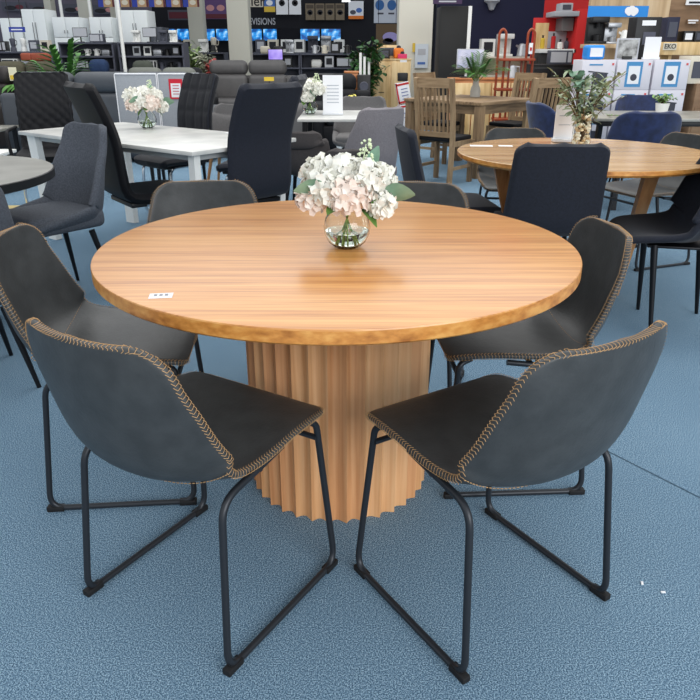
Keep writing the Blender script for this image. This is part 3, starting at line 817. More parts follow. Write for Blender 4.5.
palm('palm_fronds', 'spiky dark green palm fronds standing in the ribbed vase on the timber table', p+Vector((0, 0, .14)), 17, .34, 4, m=mat('palm_leaf', (40, 92, 40), .45, c2=(96, 142, 70), vscale=14), W=.022, per=9, blade=.5, up=1.0)
# ------------------------------------------------------------------ lounge area and far shop
def px_box(x0, x1, y0, y1, Y):
    """front face of a thing seen between these places of the photo at distance Y: x centre, width, z low, z high"""
    ym = (y0+y1)/2
    a = atY(x0, ym, Y); b = atY(x1, ym, Y)
    return (a.x+b.x)/2, b.x-a.x, atY((x0+x1)/2, y1, Y).z, atY((x0+x1)/2, y0, Y).z
def colour(name, c, **k): return mat('paint_'+name, c, **k)

def sofa(label, m, n, w, loc, rz=0, h=1.0, group=None, arms=True, name='sofa', head=True, cat='sofa'):
    t = thing(name, label, cat, loc, rz, group); sw = (w-(.44 if arms else .0))/n
    b = MB(); b.box((0, .0, .20), (w-.04, .84, .30), .03); b.build('base', m, t)
    b = MB(); b.box((0, -.36, .06+h*.36), (w-.06, .16, h*.72), .05, seg=3); b.build('back_frame', m, t)
    for k in range(n):
        x = -w/2+(.22 if arms else 0)+sw*(k+.5)
        b = MB(); b.box((x, .08, .41), (sw-.01, .64, .17), .06, seg=4); b.build('seat_cushion', m, t)
        b = MB(); b.box((x, -.27, .46+(h-.46)*.32), (sw-.01, .24, (h-.46)*.66), .08, seg=4); b.build('back_cushion', m, t)
        if head: b = MB(); b.box((x, -.31, h-.12), (sw-.01, .25, .25), .10, seg=5); b.build('headrest', m, t)
    if arms:
        for s in (-1, 1): b = MB(); b.box((s*(w/2-.11), .03, .33), (.22, .86, .60), .08, seg=4); b.build('armrest', m, t)
    for sx in (-1, 1):
        for sy in (-1, 1): b = MB(); b.box((sx*(w/2-.12), sy*.32, .025), (.06, .06, .05)); b.build('leg', BLACK, t)
    return t
CH = mat('charcoal_leather', (66, 70, 76), .5, var=.08, bump=.1, bscale=40)
OLIVE = mat('olive_brown_fabric', (88, 84, 68), .9, var=.1)
BRN = mat('dark_brown_leather', (42, 37, 36), .5)
GLEA = mat('grey_recliner_leather', (84, 82, 82), .5, var=.08)
GSO = mat('sage_grey_fabric', (112, 114, 108), .9, var=.08)
BLS = mat('denim_blue_fabric', (38, 58, 92), .9, var=.15)
sofa('long charcoal three seat sofa seen from behind, back of the marble table', CH, 3, 2.55, (-2.95, 9.3, 0), PI*0, 1.04)
sofa('sage grey two seat sofa behind the right end of the long charcoal sofa', GSO, 2, 1.5, (-2.9, 11.2, 0), R_(175), 1.04)
sofa('dark grey leather recliner sofa with rounded headrests, beside the wide pale column', GLEA, 2, 1.85, (-1.85, 13.4, 0), R_(180), 1.12, name='recliner_sofa')
sofa('black leather recliner armchair at the left of the dark grey recliner sofa', BLACKLEA, 1, .9, (-2.62, 12.2, 0), R_(190), 1.02, name='recliner_armchair', cat='armchair')
sofa('mid grey armchair in front of the dark grey recliner sofa', MIDGREY, 1, .90, (-1.08, 9.6, 0), R_(170), .80, name='armchair', head=False, cat='armchair')
sofa('olive brown fabric sofa at the far left behind the charcoal sofa', OLIVE, 2, 1.35, (-5.28, 12.0, 0), R_(180), 1.12)
sofa('dark brown armchair cut off by the left edge of the photo', BRN, 1, 1.0, (-5.05, 10.2, 0), R_(160), 1.08, name='armchair', cat='armchair')
sofa('denim blue fabric sofa between the olive brown sofa and the black armchair', BLS, 1, .78, (-4.42, 13.0, 0), R_(180), 1.14)
sofa('olive grey rounded armchair beside the denim blue sofa', mat('olive_grey_fabric', (74, 78, 70), .9, var=.1), 1, .80, (-3.62, 12.9, 0), R_(180), 1.12, name='armchair', cat='armchair')
sofa('black armchair with a tilted price card on its back, far left of centre', BLACKLEA, 1, .9, (-3.62, 14.6, 0), R_(180), 1.14, name='armchair', cat='armchair')
p = atY(150, 61, 14.1)
pt = thing('price_card', 'tilted yellow and white price card on the black armchair', 'sign', p)
b = MB(); b.box((0, 0, 0), (.17, .01, .24), rot=Matrix.Rotation(R_(18), 3, 'Y')); b.build('card', colour('tag_cream', (226, 220, 190)), pt)
b = MB(); b.box((.02, -.008, .05), (.13, .004, .08), rot=Matrix.Rotation(R_(18), 3, 'Y')); b.build('print', colour('tag_yellow', (226, 190, 60)), pt)
p = atY(13, 74, 9.6)
pt = thing('price_card', 'yellow and white price card hanging on the dark brown armchair', 'sign', p)
b = MB(); b.box((0, 0, 0), (.10, .01, .16)); b.build('card', MATS['paint_tag_cream'], pt)
b = MB(); b.box((0, -.008, -.04), (.08, .004, .05)); b.build('print', MATS['paint_tag_yellow'], pt)
p = atY(269, 79, 12.2)
pt = thing('price_card', 'small yellow price card in front of the dark grey recliner sofa', 'sign', p)
b = MB(); b.box((0, 0, 0), (.16, .01, .06)); b.build('card', MATS['paint_tag_yellow'], pt)
b = MB(); b.tube([(0, 0, -.03), (0, 0, -p.z+.01)], .006, 6); b.build('post', BLACKM, pt)
b = MB(); b.box((0, 0, -p.z+.008), (.2, .2, .014)); b.build('foot', BLACKM, pt)
def low_table(label, x, y, w, d, h, m, leg=BLACKM):
    t = thing('coffee_table', label, 'table', (x, y, 0))
    b = MB(); b.box((0, 0, h-.015), (w, d, .03), .004); b.build('tabletop', m, t)
    for sx in (-1, 1):
        for sy in (-1, 1): b = MB(); b.bar((sx*(w/2-.05), sy*(d/2-.05), h-.03), (sx*(w/2-.05), sy*(d/2-.05), 0), .04); b.build('leg', leg, t)
    return t
low_table('grey topped coffee table at the far left edge', -4.45, 8.45, 1.0, .6, .46, STONE)
low_table('white topped low table at the left edge below the grey coffee table', -3.75, 6.9, .9, .5, .38, WHITE)
rg = MB(); rg.box((-3.6, 5.75, .008), (1.9, .9, .014), .004); tag(rg.build('floor_rug', mat('straw_rug', (206, 186, 130), .95, var=.15, vscale=40)), 'straw yellow rug on the carpet at the left edge, beyond the round grey table', 'rug')

# columns
def column(n, x0, x1, Y, m, d=None, z1=5.2):
    a = atY(x0, 20, Y); b_ = atY(x1, 20, Y); w = b_.x-a.x; d = d or w
    b = MB(); b.box(((a.x+b_.x)/2, Y+d/2, z1/2), (w, d, z1), .012); return tag(b.build('column_%d' % n, m), kind='structure')
COLM = mat('column_paint', (226, 222, 208), .7)
COLG = mat('column_grey', (186, 184, 172), .7)
column(1, 399, 433, 14.7, COLM, .6)
column(2, 227, 248.5, 15.2, COLG, .4)
column(3, 188, 203, 19, COLG, .4)
column(4, 46, 53, 18.6, COLG, .3); column(5, 79, 90, 18.6, COLG, .3); column(6, 111, 119, 18.6, COLG, .3)
def pole(px_, Y, z0, label):
    p = atY(px_, 20, Y); b = MB(); b.tube([(p.x, Y, z0), (p.x, Y, 5.2)], .03, 10); tag(b.build('ceiling_pole', WHITE), label, 'pole', 'white ceiling poles')
pole(119.5, 12.9, 0, 'thin white pole running from floor to ceiling right of the middle refrigerators')
for x_, q in ((25.5, 'leftmost refrigerator'), (58, 'second refrigerator from the left'), (88, 'third refrigerator from the left')):
    p = atY(x_, 10, 15.4); b = MB(); b.tube([(p.x, 17.3, 0), (p.x, 17.3, 5.2)], .035, 8); tag(b.build('ceiling_pole', WHITE), 'thin white pole standing behind the '+q, 'pole', 'white ceiling poles')

# refrigerators
def fridge(label, x0, x1, y0, Y, m=WHITE, split=.55):
    cx, w, _, z1 = px_box(x0, x1, y0, 40, Y)
    t = thing('refrigerator', label, 'refrigerator', (cx, Y+.33, 0), 0, 'refrigerators along the left')
    b = MB(); b.box((0, .03, z1/2+.01), (w, .60, z1-.02), .01); b.build('cabinet', m, t)
    zz = z1*split
    for s in (-1, 1):
        b = MB(); b.box((s*w/4, -.31, (zz+z1)/2), (w/2-.006, .05, z1-zz-.01), .008); d = b.build('door', m, t)
        b = MB(); b.tube([(s*.03, -.35, zz+.08), (s*.03, -.35, z1-.25)], .008, 6); b.build('handle', CHROME, d)
    b = MB(); b.box((0, -.31, zz/2+.03), (w-.006, .05, zz-.07), .008); d = b.build('drawer', m, t)
    b = MB(); b.tube([(-w*.35, -.35, zz-.1), (w*.35, -.35, zz-.1)], .008, 6); b.build('handle', CHROME, d)
FW = mat('fridge_white', (236, 240, 240), .35)
fridge('low wide white refrigerator at the left edge of the photo', 1, 22, 18, 16, FW)
fridge('tall white refrigerator left of the first grey column', 23, 46, 9, 16, FW, .35)
fridge('white refrigerator between the first and the second grey columns', 53, 79, 17, 16, FW, .8)
fridge('white refrigerator between the second and the third grey columns', 90, 112, 17, 16, FW, .8)
fridge('tall white refrigerator right of the third grey column', 121, 148, 10, 16, FW, .62)
fridge('low dark grey refrigerator at the right end of the refrigerators', 150, 162, 27, 16, mat('fridge_grey', (66, 70, 80), .4), .6)
# wall of displays behind the fridges
x0, x1 = atY(-120, 10, 21).x, atY(150, 10, 21).x
wall('wall_display', x0, x1, 21, 21.2, 4.6, mat('lilac_grey_paint', (92, 88, 102), .8))

# posters and banners
def panel(name, label, cat, x0, x1, y0, y1, Y, m, prints=(), group=None, hang=False, txt=None, thick=.02):
    cx, w, z0, z1 = px_box(x0, x1, y0, y1, Y)
    t = thing(name, label, cat, (cx, Y, z0), 0, group); h = z1-z0
    b = MB(); b.box((0, 0, h/2), (w, thick, h)); b.build('board', m, t)
    for (u0, u1, v0, v1, pm, *rd) in prints:
        b = MB()
        if rd: b.lathe([(0, 0), (1, 0)], 20); b.v = [((u0+u1)/2*w+x*(u1-u0)/2*w, -thick/2-.004, (v0+v1)/2*h+y*(v1-v0)/2*h) for x, y, z in b.v]
        else: b.box(((u0+u1)/2*w, -thick/2-.002, (v0+v1)/2*h), ((u1-u0)*w, .004, (v1-v0)*h))
        b.build('print', pm, t, smooth=False)
    if hang:
        b = MB()
        for s in (-.4, .4): b.tube([(s*w, 0, h), (s*w, 0, 5.2-z0)], .006, 5)
        b.build('hanging_wire', BLACKM, t)
    if txt: text_mesh(txt[0], txt[1], txt[2], t, (txt[3]*w if len(txt) > 3 else 0, -thick/2-.004, h/2)).scale = (txt[4] if len(txt) > 4 else 1, 1, 1)
    return t
TAN = colour('tan', (186, 150, 112)); ROYAL = colour('royal', (44, 62, 158)); MAROON = colour('maroon', (92, 34, 46)); PURP = colour('purple', (92, 66, 112)); PINK = colour('pink', (196, 140, 140))
BEIGE = colour('beige', (122, 108, 88)); DK = colour('dark', (26, 26, 34)); CREAM = colour('cream', (214, 206, 188)); YEL = colour('yellow', (214, 180, 60)); SKY = colour('sky', (70, 110, 180)); ORG = colour('orange', (226, 120, 36)); LG = colour('silver', (178, 180, 186)); WH = colour('white', (232, 233, 236)); SH = colour('slate', (74, 76, 88)); RED = colour('red', (190, 32, 34)); PINKH = colour('hot_pink', (222, 60, 110)); LIL = colour('lilac', (168, 158, 214))
words = ['leftmost', 'second', 'third', 'fourth', 'fifth', 'sixth', 'seventh', 'eighth', 'ninth', 'tenth', 'eleventh', 'twelfth', 'thirteenth', 'fourteenth', 'fifteenth', 'sixteenth', 'seventeenth', 'eighteenth', 'nineteenth', 'twentieth']
def nth(i): return 'leftmost' if i == 0 else words[i]+' from left'
for i, x_ in enumerate(range(98, 186, 17)):
    panel('hanging_poster', 'tan and blue hanging poster, %s of the row above the refrigerators' % nth(i), 'poster', x_, x_+16, -6, 7, 18, TAN, [(-.5, -.18, 0, 1, ROYAL), (.38, .5, 0, 1, MAROON), (-.1, .3, .15, .55, CREAM, 1)], 'tan and blue posters', True)
for i, x_ in enumerate((2, 30, 62, 92)):
    panel('wall_poster', 'dim landscape poster on the lilac grey wall, %s of its row' % nth(i), 'poster', x_, x_+24, 2+i, 11+i, 20.9, SH, [(-.4, .1, .1, .6, DK, 1), (.05, .4, .2, .7, PINK if i > 1 else MAROON, 1)], 'dim posters on the lilac grey wall')
panel('wall_poster', 'purple poster with pale shapes between the two pale columns', 'poster', 204, 227, -4, 19, 24.6, PURP, [(-.4, -.05, .35, .62, PINK, 1), (.05, .4, .35, .62, PINK, 1), (-.5, .5, .02, .22, MAROON)], hang=True)
panel('wall_poster', 'dark poster with a maroon band left of the narrow pale column', 'poster', 168, 189, 10, 20, 24.6, SH, [(-.45, .45, .15, .8, MAROON)], hang=True)
panel('shop_sign', 'black sign with white lettering TELEVISIONS on the far wall', 'sign', 230, 300, 15.5, 28, 24.4, DARKWALL, txt=('TELEVISIONS', .27, LG, -.115, .76), hang=True)
panel('shop_banner', 'cream banner with dark lettering right of the wide pale column', 'banner', 246, 263, -4, 7, 24.2, CREAM, txt=('nier', .40, BRN), hang=True)
panel('wall_poster', 'blue and yellow poster beside the cream banner', 'poster', 264, 275, -4, 12, 24.2, SKY, [(-.5, .5, 0, .35, YEL), (-.3, .3, .4, .75, WH, 1)], hang=True)
for i, x_ in enumerate((276, 289)):
    panel('wall_poster', 'white poster with a dark roundel, %s of the pair' % ('left one', 'right one')[i], 'poster', x_, x_+12, -4, 14.5, 24.2, WH, [(-.25, .25, .45, .8, DK, 1), (-.12, .12, .55, .7, LG, 1)], 'white roundel posters', True)
for i, x_ in enumerate((305.5, 315.5, 325.5, 335.5)):
    panel('wall_poster', 'brown framed poster on the far wall, %s of the row of four' % nth(i), 'poster', x_, x_+9, 3.5, 20, 25.9, BEIGE, [(-.3, .3, .3, .62, DK, 1), (-.2, .2, .36, .5, LG, 1), (-.4, .4, .7, .92, colour('umber', (82, 70, 58)))], 'four brown framed posters')
panel('wall_poster', 'pale poster with blue figures and an orange base', 'poster', 348.5, 363.5, 1, 19, 25.9, WH, [(-.5, .5, 0, .18, ORG), (-.4, .0, .25, .5, SH, 1), (.0, .4, .35, .62, SKY, 1)])
panel('display_board', 'white board with two blue discs left of the big white column', 'board', 374, 398, -6, 23, 20, colour('ice', (196, 202, 212)), [(-.45, -.08, .44, .80, colour('disc_blue', (50, 100, 158)), 1), (.05, .42, .44, .80, MATS['paint_disc_blue'], 1), (-.35, -.1, .3, .36, SH), (.1, .35, .3, .36, SH)], hang=True)
panel('display_board', 'brown display board with a lilac screen below the blue discs', 'board', 376, 398, 24, 44, 18, colour('olive_board', (104, 84, 60)), [(-.2, .5, .1, .6, LIL, 1), (-.2, .3, .0, .3, DK, 1)], hang=True)
# ceiling light tube
for (x_, y_, Yl, q) in ((346, 1, 22, 'far end of the shop'),):
    p = atY(x_, y_, Yl); t = thing('ceiling_light', 'small white tube light hanging near the '+q, 'light', (p.x, Yl, p.z))
    b = MB(); b.box((0, 0, .03), (.25, .1, .03)); b.build('housing', WHITE, t)
    b = MB(); b.tube([(-.11, 0, 0), (.11, 0, 0)], .02, 8); b.build('tube', mat('lamp_white', (255, 255, 255), emit=3), t)
    b = MB(); b.tube([(0, 0, .04), (0, 0, 5.2-p.z)], .006, 5); b.build('hanging_wire', BLACKM, t)

# televisions
def screen_mat(nm, a, b_, c, s=3, e=1.0):
    m = bpy.data.materials.new(nm); m.use_nodes = True; nt = m.node_tree; bs = nt.nodes['Principled BSDF']
    tc = nt.nodes.new('ShaderNodeTexCoord'); n = nt.nodes.new('ShaderNodeTexNoise'); n.inputs['Scale'].default_value = s; n.inputs['Detail'].default_value = 2
    nt.links.new(tc.outputs['Object'], n.inputs['Vector']); r = nt.nodes.new('ShaderNodeValToRGB'); el = r.color_ramp.elements
    el[0].position = .38; el[0].color = srgb(a); el[1].position = .66; el[1].color = srgb(c); k = el.new(.52); k.color = srgb(b_)
    nt.links.new(n.outputs['Fac'], r.inputs['Fac']); nt.links.new(r.outputs['Color'], bs.inputs['Emission Color']); bs.inputs['Emission Strength'].default_value = e
    bs.inputs['Base Color'].default_value = (.01, .01, .01, 1); bs.inputs['Roughness'].default_value = .3; return m
SCR = screen_mat('blue_screen', (16, 70, 140), (40, 140, 215), (200, 236, 250), 4.5)
VSC = screen_mat('lilac_screen', (120, 96, 200), (168, 150, 226), (214, 200, 244), 3)
tvs = [(162, 176), (177, 189), (203, 215), (216, 228), (248, 262), (263, 277), (300, 320), (321, 341)]
for i, (a_, b_) in enumerate(tvs):
    cx, w, z0, z1 = px_box(a_, b_, 28.5, 41, 25.78)
    t = thing('television', 'wall mounted television with a bright blue picture, %s along the far wall' % nth(i), 'television', (cx, 25.78, z0), 0, 'televisions on the far wall')
    b = MB(); b.box((0, .04, (z1-z0)/2), (w, .05, z1-z0), .004); b.build('casing', BLACK, t)
    b = MB(); b.box((0, .011, (z1-z0)/2), (w*.95, .01, (z1-z0)*.92)); b.build('screen', SCR, t)
    b = MB(); b.box((0, .15, (z1-z0)/2), (.2, .18, .2)); b.v = [(x, y-.02, z) for x, y, z in b.v]; b.build('wall_bracket', BLACK, t)

# display shelving with small appliances
def gondola(label, X0, X1, Y, tops, D=.5, m=None, back=None):
    w = X1-X0; t = thing('display_shelf', label, 'shelf', ((X0+X1)/2, Y, 0), 0, 'display shelves of the shop')
    m = m or SH
    b = MB(); b.box((0, D/2-.02, (back or tops[-1])/2), (w, .03, back or tops[-1])); b.build('back_panel', m, t)
    for z in tops: b = MB(); b.box((0, 0, z-.015), (w, D, .03)); b.build('shelf', m, t)
    for s in (-1, 1): b = MB(); b.box((s*(w/2-.01), -D*.0, tops[-1]/2), (.03, D*.9, tops[-1]-.04)); b.build('side_panel', m, t)
    b = MB(); b.box((0, 0, .05), (w-.04, D*.9, .10)); b.build('plinth', BLACK, t)
    return t
SILV = mat('brushed_silver', (168, 170, 174), .35, metal=.6)
def kettle(m1, m2):
    b = MB(); b.lathe([(0, 0), (.085, 0), (.085, .02), (.08, .03), (.065, .17), (.05, .2), (.0, .215)], 14); b.tube([(.05, 0, .19), (.12, 0, .18), (.12, 0, .07), (.078, 0, .05)], .011, 6, fillet=.02); b.bar((-.06, 0, .15), (-.10, 0, .18), .03); return b.build('kettle', m1)
def coffee(m1, m2):
    b = MB(); b.box((0, .03, .02), (.24, .28, .04), .008); b.box((0, .12, .18), (.24, .12, .30), .01); b.box((0, .02, .32), (.25, .30, .08), .012); b.tube([(0, -.03, .28), (0, -.03, .22)], .03, 10); b.lathe([(0, .045), (.05, .045), (.055, .12), (.04, .13)], 12, c=(0, -.03, 0)); return b.build('coffee_machine', m1)
def toaster(m1, m2):
    b = MB(); b.box((0, 0, .10), (.28, .17, .18), .04, seg=3); b.box((0, 0, .005), (.25, .15, .01)); b.box((.15, 0, .12), (.02, .04, .02)); b.box((0, .03, .192), (.2, .02, .006)); b.box((0, -.03, .192), (.2, .02, .006)); return b.build('toaster', m1)
def blender(m1, m2):
    b = MB(); b.lathe([(0, 0), (.08, 0), (.075, .08), (.05, .12), (.055, .13), (.075, .30), (.07, .31), (.03, .33), (0, .33)], 12); b.tube([(.06, 0, .28), (.12, 0, .27), (.11, 0, .16), (.06, 0, .16)], .009, 5, fillet=.02); return b.build('blender', m1)
def carton(m1, m2):
    b = MB(); b.box((0, 0, .14), (.24, .18, .28)); b.box((0, -.0915, .15), (.16, .002, .16), mi=1); return b.build('appliance_carton', [m1, m2], smooth=False)
def monitor(m1, m2):
    b = MB(); b.box((0, 0, .01), (.2, .15, .02), .004); b.box((0, .02, .10), (.04, .03, .18)); b.box((0, 0, .30), (.46, .03, .28), .006); b.box((0, -.0165, .30), (.43, .002, .25), mi=1); return b.build('monitor', [m1, m2])
def micro(m1, m2):
    b = MB(); b.box((0, 0, .13), (.44, .32, .25), .008); b.box((-.05, -.163, .13), (.30, .006, .19), mi=1); b.box((.17, -.163, .13), (.07, .006, .19), mi=1); return b.build('microwave', [m1, m2])
KIND = [('kettle', kettle), ('coffee machine', coffee), ('toaster', toaster), ('blender', blender), ('boxed appliance', carton), ('monitor', monitor), ('microwave', micro)]
HUES = [('black', BLACK), ('silver', SILV), ('white', WHITE), ('cream', CREAM), ('red', RED), ('grey', SH)]
PROTO = {}
def put(kind, hue, loc, rz, label, group, scale=1):
    k = (kind, hue)
    if k not in PROTO:
        o = dict(KIND)[kind](dict(HUES)[hue], DK if hue in ('white', 'cream', 'silver') else LG); PROTO[k] = o
    else: o = PROTO[k].copy(); COL.objects.link(o)
    o.location = loc; o.rotation_euler = (0, 0, rz); o.scale = (scale,)*3
    return tag(o, label, kind.split()[-1], group)
def fill(X0, X1, Y, z, kinds, hues, where, seed, step=.12, sc=1.0):
    rnd = random.Random(seed); x = X0+.2; i = 0
    while x < X1-.18 and i < len(words):
        k = rnd.choice(kinds); h = rnd.choice(hues)
        wd = {'monitor': .5, 'microwave': .48, 'toaster': .34, 'kettle': .26, 'blender': .26}.get(k, .3)*sc
        if x+wd > X1-.02: break
        put(k, h, (x+wd/2, Y+rnd.uniform(-.02, .02), z), rnd.uniform(-.15, .15), ('%s %s on the %s, %s' % (h, k, where, nth(i))).replace('boxed appliance', 'boxed appliance').replace(' of the pale column', ''), 'appliances on the '+where, sc)
        x += wd+step*rnd.uniform(.02, .3); i += 1
rows = [('shelf below the left refrigerators', -20, 56, 13.8, (.5, .98, 1.27), ['boxed appliance', 'microwave', 'coffee machine', 'blender'], ['white', 'black', 'cream', 'grey', 'black'], 1, .66),
        ('shelf below the middle refrigerators', 64, 117, 13.8, (.5, .98, 1.20, 1.42), ['monitor', 'coffee machine', 'microwave', 'coffee machine', 'blender'], ['black', 'white', 'grey', 'black'], 2, .55),
        ('shelf left of the narrow pale column', 122, 186, 13.8, (.5, .98, 1.20, 1.42), ['monitor', 'coffee machine', 'coffee machine', 'blender'], ['black', 'white', 'black', 'grey'], 3, .55),
        ('shelf between the two pale columns', 190, 226, 17.2, (.5, .95, 1.25), ['kettle', 'coffee machine', 'boxed appliance', 'blender'], ['black', 'silver', 'white', 'grey'], 4, .75),
        ('shelf right of the wide pale column', 250, 300, 16.6, (.5, .95, 1.23), ['coffee machine', 'kettle', 'blender', 'boxed appliance', 'toaster'], ['black', 'silver', 'cream', 'grey', 'black'], 5, .75),
        ('shelf below the two rightmost televisions', 301, 364, 16.6, (.5, .95, 1.23), ['boxed appliance', 'coffee machine', 'coffee machine', 'blender', 'kettle'], ['silver', 'white', 'black', 'cream', 'black'], 6, .8),
        ('back shelf under the televisions', 226, 352, 21, (.6, 1.0, 1.25), ['boxed appliance', 'coffee machine', 'microwave', 'blender'], ['silver', 'black', 'grey', 'cream', 'white'], 7, 1.15),
        ('back shelf left of the wide pale column', 150, 224, 21, (.6, 1.0, 1.25), ['boxed appliance', 'coffee machine', 'microwave', 'blender'], ['silver', 'black', 'grey', 'cream', 'red'], 8, 1.15)]
for nm, a_, b_, Y, tops, ks, hs, sd, scl in rows:
    X0, X1 = atY(a_, 50, Y).x, atY(b_, 50, Y).x
    gondola('grey display shelf of appliances, '+nm.replace('shelf ', '', 1).replace('back shelf', 'further back')[:60], X0, X1, Y, tops)
    fill(X0, X1, Y, tops[-1]+.001, ks, hs, nm, sd, sc=scl)
    if Y < 17:
        for ti in range(len(tops)-2, max(0, len(tops)-4), -1):
            if len(tops) == 3 and ti < 1: continue
            gap = tops[ti+1]-tops[ti]-.04
            fill(X0, X1, Y-.05, tops[ti]+.001, ['toaster', 'kettle', 'microwave', 'boxed appliance'], ['black', 'silver', 'grey', 'white', 'black'], ('third tier ' if ti < len(tops)-2 else 'second tier ')+nm.replace('shelf ', '', 1), sd+50*ti, sc=min(scl, gap/.29))
# extra things on and round the shelves
panel('shelf_sign', 'small royal blue sign above the left shelf', 'sign', 9, 25, 27, 32, 13.3, ROYAL, [(-.35, .35, .35, .6, WH)], hang=True)
def cushion(label, p, m, s=.4):
    b = MB(); b.box((0, 0, s*.35), (s, s*.5, s*.7), s*.2, seg=5); o = b.build('cushion', m); o.location = p; tag(o, label, 'cushion', 'rust cushions on the olive brown sofa')
for i, x_ in enumerate((28, 38, 47)):
    p = atY(x_, 60, 12.35); cushion('rust orange cushion on top of the olive brown sofa, %s' % nth(i), (p.x, 12.31, 1.122), colour('rust', (150, 72, 50)), .18)
b = px_box(268, 283, 49, 60, 15.9)
t = thing('tablet_display', 'lilac lit screen standing right of the wide pale column', 'screen', (b[0], 15.9, b[2]))
m = MB(); m.box((0, 0, (b[3]-b[2])/2), (b[1], .03, b[3]-b[2]), .004); m.build('casing', BLACK, t)
m = MB(); m.box((0, -.018, (b[3]-b[2])/2), (b[1]*.92, .004, (b[3]-b[2])*.9)); m.build('screen', VSC, t)
m = MB(); m.box((0, 0, -b[2]/2), (.06, .06, b[2])); m.build('stand', BLACKM, t)
# greenery
def shrub(name, label, px_, ytop, ybot, Y, R, m, seed, n=30, lL=.10, lW=.05, pot=WHITE, per=10, z0=0, cat='plant'):
    p = atY(px_, ybot, Y); top = atY(px_, ytop, Y).z
    L = top-z0-.25
    pt_ = thing('plant_pot', 'round pot holding the '+label, 'pot', (p.x, Y, z0))
    b = MB(); b.lathe([(0, 0), (.12, 0), (.17, .26), (.155, .26), (.11, .03), (0, .03)], 20); b.build('pot_wall', pot, pt_)
    s = sprig_bunch(name, label, (p.x, Y, z0+.04), n, L+.2, R, m, lL, lW, seed, per=per, droop=.2, cat=cat)
    return s
VAR = mat('variegated_leaf', (70, 104, 54), .5, c2=(176, 196, 130), vscale=7)
palm('palm_plant', 'broad leaved green palm behind the long charcoal sofa', (atY(63, 70, 10.6).x, 10.6, .62), 13, .85, 21, m=mat('mid_leaf', (38, 84, 34), .5, c2=(96, 148, 70), vscale=7), W=.085, per=7, blade=.34, up=.85, spread=1.0)
pp = thing('tall_plant_pot', 'tall grey pot standing on the floor under the broad leaved palm', 'pot', (atY(63, 70, 10.6).x, 10.6, 0))
m = MB(); m.lathe([(0, 0), (.16, 0), (.22, .60), (.20, .60), (.17, .5), (0, .5)], 24); m.build('pot_wall', STONE, pp)
shrub('variegated_shrub', 'tall yellow green shrub left of the narrow pale column', 176, 33, 70, 15.6, .36, VAR, 31, n=36, lL=.14, lW=.07)
shrub('variegated_shrub', 'tall yellow green shrub just in front of the narrow pale column', 193, 28, 70, 16.2, .22, VAR, 32, n=34, lL=.14, lW=.07)
shrub('flowering_shrub', 'pale flowering shrub between the two pale columns', 206, 38, 70, 15.7, .22, mat('blossom_mix', (92, 110, 66), .5, c2=(226, 224, 206), vscale=9), 33, n=36, lL=.11, lW=.05)
shrub('red_flower_shrub', 'red flowered shrub left of the wide pale column', 212, 48, 70, 15.0, .16, mat('red_blossom', (120, 30, 30), .5, c2=(196, 92, 84), vscale=9), 34, n=30, lL=.09, lW=.07)
shrub('ficus_plant', 'dark leafy ficus plant left of the pine cabinet', 367, 20, 70, 13.2, .34, LEAFD, 35, n=44, lL=.15, lW=.075, per=12)
shrub('yellow_flower_plant', 'yellow flowered plant behind the tall white sign card', 349, 80, 95, 9.0, .14, mat('yellow_blossom', (150, 150, 50), .5, c2=(240, 220, 110), vscale=14), 36, n=20, lL=.05, lW=.035)
# desk with drawers and speaker behind the centre table
def drawers(name, label, x0, x1, y0, Y, D, m, rows_=3, cols=1, cat='cabinet', handle=BLACKM, yb=None, front=None, z0=.0):
    cx, w, _, z1 = px_box(x0, x1, y0, yb or y0+20, Y)
    t = thing(name, label, cat, (cx, Y+D/2, 0)); z1 -= z0
    b = MB(); b.box((0, 0, z1/2), (w, D, z1), .006); b.build('carcass', m, t)
    b = MB(); b.box((0, 0, z1+.01), (w+.03, D+.03, .022), .003); b.build('worktop', m, t)
    for i in range(rows_):
        for j in range(cols):
            h = (z1-.1)/rows_; ww = (w-.04)/cols
            b = MB(); b.box((-w/2+.02+ww*(j+.5), -D/2-.008, .07+h*(i+.5)), (ww-.015, .018, h-.015), .003); d = b.build('drawer', front or m, t)
            b = MB(); b.tube([(-w/2+.02+ww*(j+.5)-.05, -D/2-.028, .07+h*(i+.5)), (-w/2+.02+ww*(j+.5)+.05, -D/2-.028, .07+h*(i+.5))], .006, 6); b.build('handle', handle, d)
    return t, z1+.021
drawers('drawer_unit', 'small orange timber drawer unit left of the pine cabinet', 345, 358, 73, 11.6, .45, ORANGEWOOD, 4)
t = thing('floor_speaker', 'tall black floor speaker left of the pine cabinet', 'speaker', (atY(364, 80, 11.3).x, 11.5, 0))
m = MB(); m.box((0, 0, .47), (.2, .3, .94), .01); m.build('cabinet', BLACK, t)
for z in (.3, .55, .78):
    m = MB(); m.lathe([(.07, 0), (.06, .008), (.02, .002), (0, .006)], 16); m.v = [(x, -.152-zz, y+z) for x, y, zz in m.v]; m.build('driver', SH, t)
drawers('drawer_desk', 'black desk with drawers behind the white centre table', 318, 343, 76, 11.2, .6, BLACK, 3, 2, cat='desk')
sofa('black armchair behind the tall white sign card', BLACKLEA, 1, .85, (-.12, 10.2, 0), R_(178), .98, name='armchair', cat='armchair')
for i, x_ in enumerate((360.5, 364.5, 369)):
    p = atY(x_, 62, 12.35+.3*i); t = thing('white_candle_stand', 'slim white stand before the pine cabinet, %s of three' % nth(i), 'stand', (p.x, 12.35+.3*i, 0), 0, 'slim white stands')
    m = MB(); m.tube([(0, 0, .02), (0, 0, 1.25-.06*i)], .022, 8); m.build('pole', WHITE, t)
    m = MB(); m.lathe([(0, 0), (.09, 0), (.09, .015), (.02, .025), (0, .025)], 16); m.build('base', WHITE, t)
